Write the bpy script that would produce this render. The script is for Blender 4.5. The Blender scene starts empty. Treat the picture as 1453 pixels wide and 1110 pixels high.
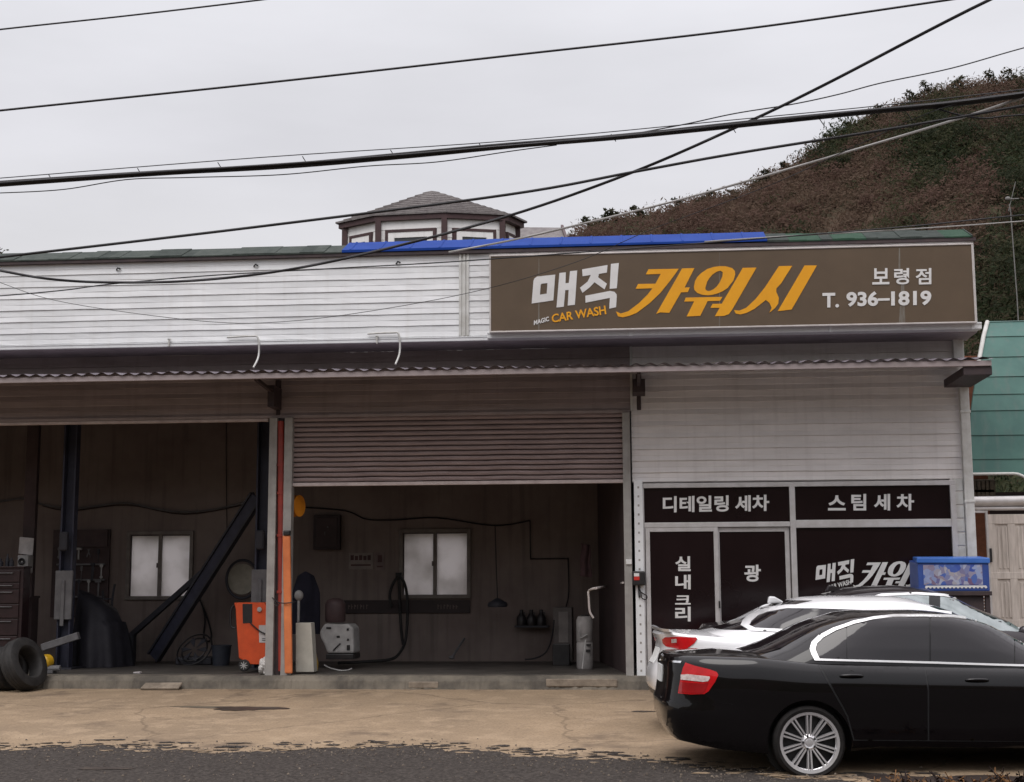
import bpy, bmesh, math, random
from mathutils import Vector, Matrix
from mathutils.geometry import tessellate_polygon, delaunay_2d_cdt
from mathutils.bvhtree import BVHTree
random.seed(7)
SC = bpy.context.scene
# ------------------------------------------------------------------ camera
F = 1980.0; CXP, CYP = 726.5, 555.0
YAW = math.radians(5.0); PIT = math.atan(275/F); ROL = -0.0045
CAM = Vector((0.0, -20.0, 1.5))
FWD = Vector((-math.sin(YAW)*math.cos(PIT), math.cos(YAW)*math.cos(PIT), math.sin(PIT)))
R0 = Vector((math.cos(YAW), math.sin(YAW), 0)); U0 = R0.cross(FWD)
RT = R0*math.cos(ROL) + U0*math.sin(ROL)
UP = -R0*math.sin(ROL) + U0*math.cos(ROL)
cam = bpy.data.cameras.new('camera'); camo = bpy.data.objects.new('camera', cam)
SC.collection.objects.link(camo); SC.camera = camo
cam.sensor_width = 36; cam.lens = F/1453*36; cam.clip_end = 2000
M3 = Matrix((RT, UP, -FWD)).transposed()
camo.matrix_world = Matrix.Translation(CAM) @ M3.to_4x4()
# ------------------------------------------------------------------ sky, sun, exposure
SUN_EL, SUN_AZ = math.radians(58), math.radians(200)      # azimuth measured from north (+Y), clockwise
W = bpy.data.worlds.new('World'); SC.world = W; W.use_nodes = True
nt = W.node_tree; N = nt.nodes; L = nt.links
bg = N['Background']
sky = N.new('ShaderNodeTexSky'); sky.sky_type = 'NISHITA'; sky.sun_disc = False
sky.sun_elevation = SUN_EL; sky.sun_rotation = SUN_AZ; sky.dust_density = 4
tc = N.new('ShaderNodeTexCoord')
sep = N.new('ShaderNodeSeparateXYZ'); L.new(tc.outputs['Generated'], sep.inputs[0])
ramp = N.new('ShaderNodeValToRGB'); L.new(sep.outputs['Z'], ramp.inputs[0])
e = ramp.color_ramp.elements
e[0].position = 0.0; e[0].color = (0.78, 0.765, 0.775, 1)
e[1].position = 1.0; e[1].color = (2.34, 2.25, 2.36, 1)
for p, c in ((0.14, (0.80, 0.79, 0.80, 1)), (0.30, (0.76, 0.757, 0.80, 1)), (0.45, (0.90, 0.90, 0.95, 1)), (0.7, (1.57, 1.52, 1.6, 1))):
    q = e.new(p); q.color = c
mp = N.new('ShaderNodeMapping'); mp.inputs['Scale'].default_value = (1.3, 1.3, 5.0)
L.new(tc.outputs['Generated'], mp.inputs[0])
cl = N.new('ShaderNodeTexNoise'); cl.inputs['Scale'].default_value = 2.6; cl.inputs['Detail'].default_value = 5
L.new(mp.outputs[0], cl.inputs['Vector'])
mr = N.new('ShaderNodeMapRange'); mr.inputs['From Min'].default_value = .3; mr.inputs['From Max'].default_value = .7
mr.inputs['To Min'].default_value = .88; mr.inputs['To Max'].default_value = 1.01
L.new(cl.outputs['Fac'], mr.inputs[0])
mul = N.new('ShaderNodeVectorMath'); mul.operation = 'SCALE'
L.new(ramp.outputs[0], mul.inputs[0]); L.new(mr.outputs[0], mul.inputs['Scale'])
sks = N.new('ShaderNodeVectorMath'); sks.operation = 'SCALE'; sks.inputs['Scale'].default_value = 0.004
L.new(sky.outputs[0], sks.inputs[0])
add = N.new('ShaderNodeVectorMath'); add.operation = 'ADD'
L.new(mul.outputs[0], add.inputs[0]); L.new(sks.outputs[0], add.inputs[1])
L.new(add.outputs[0], bg.inputs['Color']); bg.inputs['Strength'].default_value = 1.0
sun = bpy.data.lights.new('sun', 'SUN'); suno = bpy.data.objects.new('sun', sun); SC.collection.objects.link(suno)
sun.energy = 1.4; sun.angle = math.radians(35); sun.color = (1.0, 0.97, 0.93)
sd = Vector((math.sin(SUN_AZ)*math.cos(SUN_EL), math.cos(SUN_AZ)*math.cos(SUN_EL), math.sin(SUN_EL)))
suno.rotation_euler = sd.to_track_quat('Z', 'Y').to_euler()
suno.location = (0, -30, 40)
SC.view_settings.view_transform = 'Standard'; SC.view_settings.look = 'None'
SC.view_settings.exposure = 0.0; SC.view_settings.gamma = 1.0
# ------------------------------------------------------------------ pixel helpers (photo pixels -> points on real planes)
def ray(px, py):
    return FWD + RT*((px-CXP)/F) - UP*((py-CYP)/F)
def P(px, py, Y=0.0):
    d = ray(px, py); return CAM + d*((Y-CAM.y)/d.y)
def fx(px, py=700, Y=0.0): return P(px, py, Y).x
def fz(px, py, Y=0.0): return P(px, py, Y).z
def gz(Y):
    if Y > -0.35: return 0.06
    if Y > -7.8: return 0.06 - 0.26*(-0.35-Y)/7.45
    return -0.2
def G(px, py):
    d = ray(px, py); lo, hi = 1.0, 400.0
    for _ in range(50):
        m = (lo+hi)/2; q = CAM + d*m
        if q.z > gz(q.y): lo = m
        else: hi = m
    return CAM + d*lo
# ------------------------------------------------------------------ materials
def mat(name, col, rough=.6, metal=0.0, col2=None, scale=4.0, detail=5.0, lo=.35, hi=.65, stretch=(1, 1, 1), bump=0.0, bscale=None,
        coat=0.0, rvar=0.0, spec=.5, trans=0.0, ior=1.45, streak=None):
    m = bpy.data.materials.new(name); m.use_nodes = True
    t = m.node_tree; n = t.nodes; l = t.links; b = n['Principled BSDF']
    if rough >= .8 and spec == .5: spec = .2
    def setin(k, v):
        if k in b.inputs: b.inputs[k].default_value = v
    setin('Base Color', (*col, 1)); setin('Roughness', rough); setin('Metallic', metal)
    setin('Coat Weight', coat); setin('Coat Roughness', .04); setin('Specular IOR Level', spec); setin('Transmission Weight', trans); setin('IOR', ior)
    if col2 or bump or rvar:
        tcn = n.new('ShaderNodeTexCoord'); mpn = n.new('ShaderNodeMapping'); mpn.inputs['Scale'].default_value = stretch
        l.new(tcn.outputs['Object'], mpn.inputs[0])
        nz = n.new('ShaderNodeTexNoise'); nz.inputs['Scale'].default_value = scale; nz.inputs['Detail'].default_value = detail
        nz.inputs['Roughness'].default_value = .62
        l.new(mpn.outputs[0], nz.inputs['Vector'])
        if col2:
            mrn = n.new('ShaderNodeMapRange'); mrn.inputs['From Min'].default_value = lo; mrn.inputs['From Max'].default_value = hi
            l.new(nz.outputs['Fac'], mrn.inputs[0])
            mx = n.new('ShaderNodeMix'); mx.data_type = 'RGBA'
            mx.inputs['A'].default_value = (*col, 1); mx.inputs['B'].default_value = (*col2, 1)
            l.new(mrn.outputs[0], mx.inputs['Factor'])
            out = mx.outputs['Result']
            if streak:                                   # vertical run-off dirt of its own shape
                mp2 = n.new('ShaderNodeMapping'); mp2.inputs['Scale'].default_value = (6, 6, .35)
                l.new(tcn.outputs['Object'], mp2.inputs[0])
                n2 = n.new('ShaderNodeTexNoise'); n2.inputs['Scale'].default_value = 1.6; n2.inputs['Detail'].default_value = 6
                l.new(mp2.outputs[0], n2.inputs['Vector'])
                m2 = n.new('ShaderNodeMapRange'); m2.inputs['From Min'].default_value = .52; m2.inputs['From Max'].default_value = .8
                m2.inputs['To Max'].default_value = streak[1]
                l.new(n2.outputs['Fac'], m2.inputs[0])
                x2 = n.new('ShaderNodeMix'); x2.data_type = 'RGBA'; x2.inputs['B'].default_value = (*streak[0], 1)
                l.new(out, x2.inputs['A']); l.new(m2.outputs[0], x2.inputs['Factor']); out = x2.outputs['Result']
            l.new(out, b.inputs['Base Color'])
        if rvar:
            mr2 = n.new('ShaderNodeMapRange'); mr2.inputs['To Min'].default_value = max(.02, rough-rvar); mr2.inputs['To Max'].default_value = min(1, rough+rvar)
            l.new(nz.outputs['Fac'], mr2.inputs[0]); l.new(mr2.outputs[0], b.inputs['Roughness'])
        if bump:
            bp = n.new('ShaderNodeBump'); bp.inputs['Strength'].default_value = bump; bp.inputs['Distance'].default_value = .02
            if bscale:
                nb = n.new('ShaderNodeTexNoise'); nb.inputs['Scale'].default_value = bscale; nb.inputs['Detail'].default_value = 6
                l.new(tcn.outputs['Object'], nb.inputs['Vector']); l.new(nb.outputs['Fac'], bp.inputs['Height'])
            else: l.new(nz.outputs['Fac'], bp.inputs['Height'])
            l.new(bp.outputs[0], b.inputs['Normal'])
    return m
# ------------------------------------------------------------------ mesh builder
COL = SC.collection
class MB:
    def __init__(s): s.v = []; s.f = []
    def add(s, vs, fs):
        o = len(s.v); s.v += [tuple(v) for v in vs]; s.f += [tuple(i+o for i in f) for f in fs]; return s
    def hexa(s, p):      # p: 4 bottom then 4 top, same winding
        return s.add(p, [(3, 2, 1, 0), (4, 5, 6, 7), (0, 1, 5, 4), (1, 2, 6, 5), (2, 3, 7, 6), (3, 0, 4, 7)])
    def box(s, x0, x1, y0, y1, z0, z1):
        x0, x1 = sorted((x0, x1)); y0, y1 = sorted((y0, y1)); z0, z1 = sorted((z0, z1))
        return s.hexa([(x0, y0, z0), (x1, y0, z0), (x1, y1, z0), (x0, y1, z0), (x0, y0, z1), (x1, y0, z1), (x1, y1, z1), (x0, y1, z1)])
    def bar(s, a, b, w, h, up=(0, 0, 1)):
        a = Vector(a); b = Vector(b); d = (b-a).normalized(); up = Vector(up)
        if abs(d.dot(up)) > .95: up = Vector((0, 1, 0))
        r = d.cross(up).normalized(); u = r.cross(d)
        r *= w/2; u *= h/2
        return s.hexa([a-r-u, a+r-u, b+r-u, b-r-u, a-r+u, a+r+u, b+r+u, b-r+u])
    def tube(s, pts, r, n=8, closed=False):
        pts = [Vector(p) for p in pts]; m = len(pts); rings = []; ref = None
        rs = r if isinstance(r, (list, tuple)) else [r]*m
        for i, p in enumerate(pts):
            if closed: d = pts[(i+1) % m]-pts[i-1]
            else: d = pts[min(i+1, m-1)]-pts[max(i-1, 0)]
            d.normalize()
            if ref is None: ref = Vector((0, 0, 1)) if abs(d.z) < .9 else Vector((1, 0, 0))
            x = d.cross(ref).normalized(); y = x.cross(d).normalized(); ref = y
            rings.append([p+(x*math.cos(2*math.pi*k/n)+y*math.sin(2*math.pi*k/n))*rs[i] for k in range(n)])
        vs = [q for R_ in rings for q in R_]; fs = []
        for i in range(m if closed else m-1):
            j = (i+1) % m
            for k in range(n):
                k2 = (k+1) % n; fs.append((i*n+k, i*n+k2, j*n+k2, j*n+k))
        if not closed: fs += [tuple(range(n))[::-1], tuple((m-1)*n+k for k in range(n))]
        return s.add(vs, fs)
    def lathe(s, prof, o=(0, 0, 0), axis=(0, 0, 1), n=24, cap=True):
        o = Vector(o); ax = Vector(axis).normalized()
        x = ax.orthogonal().normalized(); y = ax.cross(x)
        vs = []; fs = []
        for r, h in prof:
            for k in range(n):
                a = 2*math.pi*k/n; vs.append(o+ax*h+(x*math.cos(a)+y*math.sin(a))*r)
        for i in range(len(prof)-1):
            for k in range(n):
                k2 = (k+1) % n; fs.append((i*n+k, i*n+k2, (i+1)*n+k2, (i+1)*n+k))
        if cap:
            fs.append(tuple(range(n))[::-1]); fs.append(tuple((len(prof)-1)*n+k for k in range(n)))
        return s.add(vs, fs)
    def ell(s, c, r, nu=14, nv=8):
        vs = []; fs = []; c = Vector(c)
        for j in range(nv+1):
            b = math.pi*j/nv
            for k in range(nu):
                a = 2*math.pi*k/nu
                vs.append(c+Vector((r[0]*math.sin(b)*math.cos(a), r[1]*math.sin(b)*math.sin(a), r[2]*math.cos(b))))
        for j in range(nv):
            for k in range(nu):
                k2 = (k+1) % nu; fs.append((j*nu+k, (j+1)*nu+k, (j+1)*nu+k2, j*nu+k2))
        return s.add(vs, fs)
    def prism(s, loops, off):      # loops: [outer, hole, ...] of 3D points; off: extrusion vector from front to back
        loops = [[Vector(p) for p in lp] for lp in loops]; off = Vector(off)
        flat = [p for lp in loops for p in lp]; n = len(flat)
        tris = tessellate_polygon(loops)
        vs = flat + [p+off for p in flat]
        fs = [tuple(t) for t in tris] + [tuple(i+n for i in t[::-1]) for t in tris]
        b = 0
        for lp in loops:
            k = len(lp)
            for i in range(k):
                j = (i+1) % k; fs.append((b+i, b+j, n+b+j, n+b+i))
            b += k
        return s.add(vs, fs)
    def sheet(s, fn, nu, nv):
        vs = [fn(i/nu, j/nv) for j in range(nv+1) for i in range(nu+1)]
        return s.add(vs, [(j*(nu+1)+i, j*(nu+1)+i+1, (j+1)*(nu+1)+i+1, (j+1)*(nu+1)+i) for j in range(nv) for i in range(nu)])
    def build(s, name, m, parent=None, smooth=None, bevel=0.0, fix=True, **kw):
        me = bpy.data.meshes.new(name); me.from_pydata(s.v, [], s.f); me.update()
        if fix:
            b = bmesh.new(); b.from_mesh(me); bmesh.ops.recalc_face_normals(b, faces=b.faces); b.to_mesh(me); b.free()
        o = bpy.data.objects.new(name, me); COL.objects.link(o)
        if m: me.materials.append(m)
        if smooth:
            me.shade_smooth(); me.set_sharp_from_angle(angle=math.radians(smooth))
        if bevel:
            bv = o.modifiers.new('bevel', 'BEVEL'); bv.width = bevel; bv.segments = 2; bv.limit_method = 'ANGLE'; bv.angle_limit = math.radians(40)
        if parent: attach(o, parent)
        for k, v in kw.items(): o[k] = v
        return o
def wm(o):
    m = o.matrix_basis.copy()
    return wm(o.parent) @ o.matrix_parent_inverse @ m if o.parent else m
def attach(o, parent):
    o.parent = parent; o.matrix_parent_inverse = wm(parent).inverted()
def thing(name, label, cat, loc=(0, 0, 0), group=None):
    o = bpy.data.objects.new(name, None); COL.objects.link(o); o.empty_display_size = .2
    o.location = loc; o['label'] = label; o['category'] = cat
    if group: o['group'] = group
    return o
def tag(o, label, cat, group=None):
    o['label'] = label; o['category'] = cat
    if group: o['group'] = group
    return o
def copy_tree(o, parent=None):
    c = o.copy(); COL.objects.link(c)
    if parent: c.parent = parent
    for ch in list(o.children): copy_tree(ch, c)
    return c
def smooth_path(pts, k=6):      # Catmull-Rom through 3D points
    pts = [Vector(p) for p in pts]; out = []
    for i in range(len(pts)-1):
        a = pts[max(i-1, 0)]; b = pts[i]; c = pts[i+1]; d = pts[min(i+2, len(pts)-1)]
        for j in range(k):
            t = j/k
            out.append(.5*((2*b)+(c-a)*t+(2*a-5*b+4*c-d)*t*t+(3*b-a-3*c+d)*t**3))
    out.append(pts[-1]); return out
def text_mesh(name, body, quad, m, parent, bold=.02, thick=.004, spacing=1.0):
    """lettering fitted to a quad of four 3D corners (bl, br, tr, tl)"""
    cu = bpy.data.curves.new(name, 'FONT'); cu.body = body; cu.size = 1; cu.offset = bold; cu.extrude = .01; cu.space_character = spacing; cu.resolution_u = 4
    o = bpy.data.objects.new(name, cu); COL.objects.link(o)
    dg = bpy.context.evaluated_depsgraph_get(); dg.update()
    me = bpy.data.meshes.new_from_object(o.evaluated_get(dg)); bpy.data.objects.remove(o)
    xs = [v.co.x for v in me.vertices]; ys = [v.co.y for v in me.vertices]
    if not xs: return None
    x0, x1, y0, y1 = min(xs), max(xs), min(ys), max(ys)
    bl, br, tr, tl = [Vector(q) for q in quad]; nrm = (br-bl).cross(tl-bl).normalized()
    for v in me.vertices:
        u = (v.co.x-x0)/(x1-x0); w = (v.co.y-y0)/(y1-y0)
        v.co = bl.lerp(br, u).lerp(tl.lerp(tr, u), w) + nrm*(thick/2*(v.co.z/.01))
    me.materials.clear(); me.materials.append(m); me.name = name
    ob = bpy.data.objects.new(name, me); COL.objects.link(ob)
    if parent: attach(ob, parent)
    return ob
def pquad(c, Y): return [P(x, y, Y) for x, y in c]
# ================================================================== materials
M = {}
M['white_siding'] = mat('white_siding', (.80, .81, .82), .42, 0, (.70, .71, .72), 1.2, 5, stretch=(1, 1, 3), bump=.08, bscale=3.5, streak=((.56, .54, .51), .28))
M['grey_siding'] = mat('grey_siding', (.80, .76, .745), .5, 0, (.70, .665, .65), 1.6, 5, stretch=(1, 1, 3), bump=.08, bscale=3.0, streak=((.42, .38, .36), .3))
M['header_siding'] = mat('header_siding', (.36, .30, .30), .5, 0, (.28, .235, .23), 1.6, 5, stretch=(1, 1, 3), bump=.08, bscale=3.0, streak=((.22, .18, .17), .5))  # base darkened: part of the canopy shade is put into this colour
M['trim'] = mat('trim', (.66, .66, .64), .5, 0, (.50, .49, .46), 5, 5, bump=.05, streak=((.35, .32, .28), .5))
M['post_grey'] = mat('post_grey', (.36, .345, .325), .55, 0, (.27, .255, .24), 5, 5, bump=.05, streak=((.18, .15, .13), .5))
M['aluminium'] = mat('aluminium', (.60, .58, .58), .38, .25, (.50, .48, .47), 6, 4)
M['dark_trim'] = mat('dark_trim', (.035, .025, .028), .6, 0, (.06, .04, .04), 6)
M['soffit'] = mat('soffit', (.42, .37, .40), .7, 0, (.32, .28, .30), 3)
M['shingle'] = mat('shingle', (.040, .050, .044), .85, 0, (.062, .072, .064), 7, 3, bump=.4, bscale=60)
M['shingle_b'] = mat('shingle_b', (.026, .034, .030), .85, 0, (.042, .052, .046), 7, 3, bump=.4, bscale=60)
M['shingle_g'] = mat('shingle_g', (.018, .050, .030), .85, 0, (.03, .066, .042), 7, 3, bump=.4, bscale=60)
M['blue_sheet'] = mat('blue_sheet', (.010, .040, .215), .7, 0, (.013, .049, .25), 2.5, 4, bump=.15, bscale=2, spec=.1)
M['shutter'] = mat('shutter', (.34, .26, .25), .5, .1, (.26, .197, .19), 2.2, 5, stretch=(1, 1, 6), rvar=.1)
M['shutter_rail'] = mat('shutter_rail', (.62, .54, .52), .5, .1, (.46, .38, .37), 4)
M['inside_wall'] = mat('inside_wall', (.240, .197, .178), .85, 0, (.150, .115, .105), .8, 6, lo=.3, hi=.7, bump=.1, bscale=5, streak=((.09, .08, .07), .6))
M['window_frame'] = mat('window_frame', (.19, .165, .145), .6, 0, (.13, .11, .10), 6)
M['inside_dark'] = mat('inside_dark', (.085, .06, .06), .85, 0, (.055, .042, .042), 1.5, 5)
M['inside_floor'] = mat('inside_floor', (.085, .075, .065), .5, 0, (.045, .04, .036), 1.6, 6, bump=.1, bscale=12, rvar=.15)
M['threshold'] = mat('threshold', (.20, .175, .14), .85, 0, (.09, .08, .068), 1.7, 7, lo=.38, hi=.62, bump=.4, bscale=18)
M['patch'] = mat('patch', (.30, .25, .195), .85, 0, (.17, .14, .11), 6, 6, bump=.3, bscale=22)
M['red_paint'] = mat('red_paint', (.30, .035, .022), .5, 0, (.20, .03, .022), 5)
M['orange_paint'] = mat('orange_paint', (.72, .22, .075), .55, 0, (.55, .15, .05), 3.2, 6, bump=.15, bscale=9, streak=((.30, .11, .05), .5))
M['film'] = mat('film', (.011, .0055, .0065), .14, 0, (.015, .008, .009), 1.2, 3, spec=.35)
M['letter_white'] = mat('letter_white', (.72, .71, .70), .5, 0, (.64, .63, .62), 5)
M['letter_orange'] = mat('letter_orange', (.80, .36, .006), .5, 0, (.74, .32, .006), 4)
M['sign_brown'] = mat('sign_brown', (.112, .076, .046), .5, 0, (.092, .062, .037), 2.2, 5, lo=.3, hi=.7)
M['sign_smudge'] = mat('sign_smudge', (.19, .175, .15), .6, 0, (.125, .10, .075), 9, 5, stretch=(3, 1, .6))
M['sign_frame'] = mat('sign_frame', (.60, .56, .54), .4, .3, (.5, .46, .44), 6)
M['cable'] = mat('cable', (.012, .011, .013), .55)
M['grey_cable'] = mat('grey_cable', (.33, .32, .31), .6)
M['frost'] = mat('frost', (.8, .8, .82), .5, 0, (.7, .69, .68), 2)
_t = M['frost'].node_tree; _tr = _t.nodes.new('ShaderNodeBsdfTranslucent'); _tr.inputs[0].default_value = (.88, .87, .88, 1)
_mx = _t.nodes.new('ShaderNodeMixShader'); _mx.inputs[0].default_value = .82
_g = _t.nodes.new('ShaderNodeTexNoise'); _g.inputs['Scale'].default_value = 1.7; _g.inputs['Detail'].default_value = 6
_tc = _t.nodes.new('ShaderNodeTexCoord'); _t.links.new(_tc.outputs['Object'], _g.inputs['Vector'])
_gm = _t.nodes.new('ShaderNodeMix'); _gm.data_type = 'RGBA'; _gm.inputs['A'].default_value = (.92, .90, .90, 1); _gm.inputs['B'].default_value = (.56, .54, .52, 1)
_gr = _t.nodes.new('ShaderNodeMapRange'); _gr.inputs['From Min'].default_value = .42; _gr.inputs['From Max'].default_value = .72
_t.links.new(_g.outputs['Fac'], _gr.inputs[0]); _t.links.new(_gr.outputs[0], _gm.inputs['Factor']); _t.links.new(_gm.outputs['Result'], _tr.inputs[0])
_t.links.new(_t.nodes['Principled BSDF'].outputs[0], _mx.inputs[1]); _t.links.new(_tr.outputs[0], _mx.inputs[2])
_t.links.new(_mx.outputs[0], _t.nodes['Material Output'].inputs['Surface'])
M['white_cable'] = mat('white_cable', (.55, .5, .48), .5)
M['black_rubber'] = mat('black_rubber', (.014, .013, .013), .75, 0, (.028, .026, .025), 9, bump=.1)
M['black_plastic'] = mat('black_plastic', (.015, .014, .015), .4, 0, (.025, .023, .024), 8)
M['chrome'] = mat('chrome', (.82, .82, .83), .12, 1.0)
# ================================================================== ground
def ground_mat():
    m = mat('forecourt_concrete', (.33, .25, .18), .85); t = m.node_tree; n = t.nodes; l = t.links; b = n['Principled BSDF']
    tcn = n.new('ShaderNodeTexCoord')
    def noise(sc, st, det=6, rough=.6):
        mp_ = n.new('ShaderNodeMapping'); mp_.inputs['Scale'].default_value = st; l.new(tcn.outputs['Object'], mp_.inputs[0])
        z = n.new('ShaderNodeTexNoise'); z.inputs['Scale'].default_value = sc; z.inputs['Detail'].default_value = det; z.inputs['Roughness'].default_value = rough
        l.new(mp_.outputs[0], z.inputs['Vector']); return z.outputs['Fac']
    def rng(s, a, c, lo=0, hi=1):
        q = n.new('ShaderNodeMapRange'); q.inputs['From Min'].default_value = a; q.inputs['From Max'].default_value = c
        q.inputs['To Min'].default_value = lo; q.inputs['To Max'].default_value = hi; l.new(s, q.inputs[0]); return q.outputs[0]
    def mix(f, A, B):
        q = n.new('ShaderNodeMix'); q.data_type = 'RGBA'; l.new(f, q.inputs['Factor'])
        for k, v in (('A', A), ('B', B)):
            if isinstance(v, tuple): q.inputs[k].default_value = (*v, 1)
            else: l.new(v, q.inputs[k])
        return q.outputs['Result']
    c = mix(rng(noise(.6, (.9, .9, 1)), .36, .66), (.305, .225, .146), (.235, .175, .117))
    c = mix(rng(noise(2.8, (1, .9, 1)), .50, .64, 0, .75), c, (.36, .27, .18))
    c = mix(rng(noise(1.2, (.9, 1, 1), 9, .7), .55, .66, 0, .7), c, (.125, .093, .068))
    c = mix(rng(noise(38, (1, 1, 1), 4), .48, .66, 0, .55), c, (.15, .11, .08))
    vo = n.new('ShaderNodeTexVoronoi'); vo.feature = 'DISTANCE_TO_EDGE'; vo.inputs['Scale'].default_value = .27
    wv = n.new('ShaderNodeVectorMath'); wv.operation = 'MULTIPLY_ADD'; wv.inputs[1].default_value = (.5, .5, .5)
    nz2 = n.new('ShaderNodeTexNoise'); nz2.inputs['Scale'].default_value = 2.2; nz2.inputs['Detail'].default_value = 7; l.new(tcn.outputs['Object'], nz2.inputs['Vector'])
    l.new(nz2.outputs['Color'], wv.inputs[0]); l.new(tcn.outputs['Object'], wv.inputs[2]); l.new(wv.outputs[0], vo.inputs['Vector'])
    c = mix(rng(vo.outputs['Distance'], .002, .009, .38, 0), c, (.07, .052, .04))
    l.new(c, b.inputs['Base Color'])
    bp = n.new('ShaderNodeBump'); bp.inputs['Strength'].default_value = .35; bp.inputs['Distance'].default_value = .02
    l.new(noise(16, (1, 1, 1)), bp.inputs['Height']); l.new(bp.outputs[0], b.inputs['Normal'])
    return m
M['forecourt'] = ground_mat()
M['asphalt'] = mat('asphalt', (.030, .025, .022), .9, 0, (.078, .067, .059), 26, 8, lo=.4, hi=.68, bump=.9, bscale=45)
M['gravel'] = mat('gravel', (.20, .165, .13), .9, 0, (.07, .058, .052), 20, 3)
M['damp'] = mat('damp', (.030, .022, .018), .5, 0, (.06, .045, .034), 8, 5)
M['earth'] = mat('earth', (.13, .105, .08), .95, 0, (.08, .07, .05), .3, 6)
def ground_sheet(name, pts_rows, m, dz):
    b = MB(); nr = len(pts_rows); nc = len(pts_rows[0])
    b.v = [(x, y, gz(y)+dz) for r in pts_rows for x, y in r]
    b.f = [(j*nc+i, j*nc+i+1, (j+1)*nc+i+1, (j+1)*nc+i) for j in range(nr-1) for i in range(nc-1)]
    o = b.build(name, m, fix=False); o['kind'] = 'structure'; return o
ys = [-600, -60, -25, -12, -7.8, -5, -2, -.35, 0, 1, 60, 600]
ground_sheet('ground', [[(x, y) for x in (-600, -40, -20, -10, 0, 10, 20, 40, 600)] for y in ys], M['earth'], -.02)
ys = [-9, -7.8, -6.5, -5.2, -4, -2.5, -1.2, -.35, -.3499, -.05]
ground_sheet('forecourt', [[(x, y) for x in (-16, -8, -4, 0, 4, 8, 16)] for y in ys], M['forecourt'], 0.0)
edge = [(-220, 1061), (0, 1063), (150, 1060), (300, 1067), (420, 1063), (500, 1062), (570, 1058), (660, 1068), (780, 1074), (900, 1080), (1000, 1092), (1150, 1104), (1500, 1120)]
def edge_y(x):
    pts = [G(*q) for q in edge]
    for a, c in zip(pts, pts[1:]):
        if a.x <= x <= c.x: return a.y+(c.y-a.y)*(x-a.x)/(c.x-a.x)
    return pts[0].y if x < pts[0].x else pts[-1].y
rows = []; xs = [-60, -30] + [-11+i*.05 for i in range(420)] + [14, 60]
rr = random.Random(3); top = []; wob = 0
for x in xs:
    wob = wob*.8+rr.uniform(-.09, .09)
    top.append((x, edge_y(x)+wob+.04*math.sin(x*2.1)+.02*math.sin(x*5.3)))
rows = [[(x, -40) for x, y in top], [(x, -7.8) for x, y in top]] + [[(x, -7.8+(y+7.8)*f) for x, y in top] for f in (.35, .7, .9, 1)]
rows[-1] = [(x, min(y, y)) for x, y in rows[-1]]
ground_sheet('road', rows, M['asphalt'], .006)
# loose stones along the ragged asphalt edge: nobody could count them
b = MB()
for i in range(2600):
    x = rr.uniform(-8, 3.2); y = edge_y(x)+rr.gauss(-.12, .35)
    if rr.random() < .35: y = edge_y(x)-rr.random()*2
    s = rr.choice((.004, .005, .006, .008, .012)) ; z = gz(y)+.008
    p = [(x+s*rr.uniform(.6, 1.4)*math.cos(a), y+s*rr.uniform(.6, 1.4)*math.sin(a), z) for a in (0, 1.6, 3.1, 4.7)]
    q = [(x+(px-x)*.6, y+(py-y)*.6, z+s*rr.uniform(.7, 1.3)) for px, py, _ in p]
    b.add(p+q, [(4, 5, 6, 7), (0, 1, 5, 4), (1, 2, 6, 5), (2, 3, 7, 6), (3, 0, 4, 7)])
o = b.build('gravel', M['gravel'], fix=False); o['kind'] = 'stuff'
# crumbled flakes of asphalt on the slab and of slab on the asphalt
for nm, m_, n_, dy0, dy1, dz in (('asphalt_crumbs', M['asphalt'], 300, .0, .5, .0055), ('slab_crumbs', M['forecourt'], 110, -.4, .02, .0095)):
    b = MB()
    for i in range(n_):
        x = rr.uniform(-9, 4); y = edge_y(x)+.05+(dy0+(dy1-dy0)*rr.random()**(2.2 if dy0 == 0 else .5)); s = rr.uniform(.015, .075)
        k = 9; o_ = len(b.v)
        for j in range(k):
            a = 2*math.pi*j/k; r = s*rr.uniform(.5, 1.2); yy = y+r*.8*math.sin(a); b.v.append((x+r*1.5*math.cos(a), yy, gz(yy)+dz))
        b.f.append(tuple(range(o_, o_+k)))
    o = b.build(nm, m_, fix=False); o['kind'] = 'stuff'
# dark damp cracks on the slab
def stain(name, cx, cy, rx, ry, dz=.005, m=None):
    c = G(cx, cy); b = MB(); n = 40; ph = rr.random()*6
    ax = G(cx+rx, cy)-c; ay = abs(G(cx, cy-ry).y-c.y)
    b.v = [(c.x+ax.x*math.cos(a)*(1+.25*math.sin(3*a+ph)+rr.uniform(-.2, .2)), 0, 0) for a in [2*math.pi*k/n for k in range(n)]]
    vs = []
    for k in range(n):
        a = 2*math.pi*k/n; w = 1+.22*math.sin(3*a+ph)+rr.uniform(-.14, .14)
        y = c.y+ay*math.sin(a)*w; vs.append((c.x+ax.x*math.cos(a)*w, y, gz(y)+dz))
    b.v = vs; b.f = [tuple(range(n))]
    o = b.build(name, m or M['damp'], fix=False); o['kind'] = 'structure'; return o
stain('damp_crack', 350, 1006, 52, 2.6); stain('damp_crack', 320, 1004, 70, 1.4, .0035, M['earth']); stain('damp_crack', 915, 1010, 22, .7)
stain('damp_crack', 145, 1092, 40, 1.8, .011); 
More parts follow.
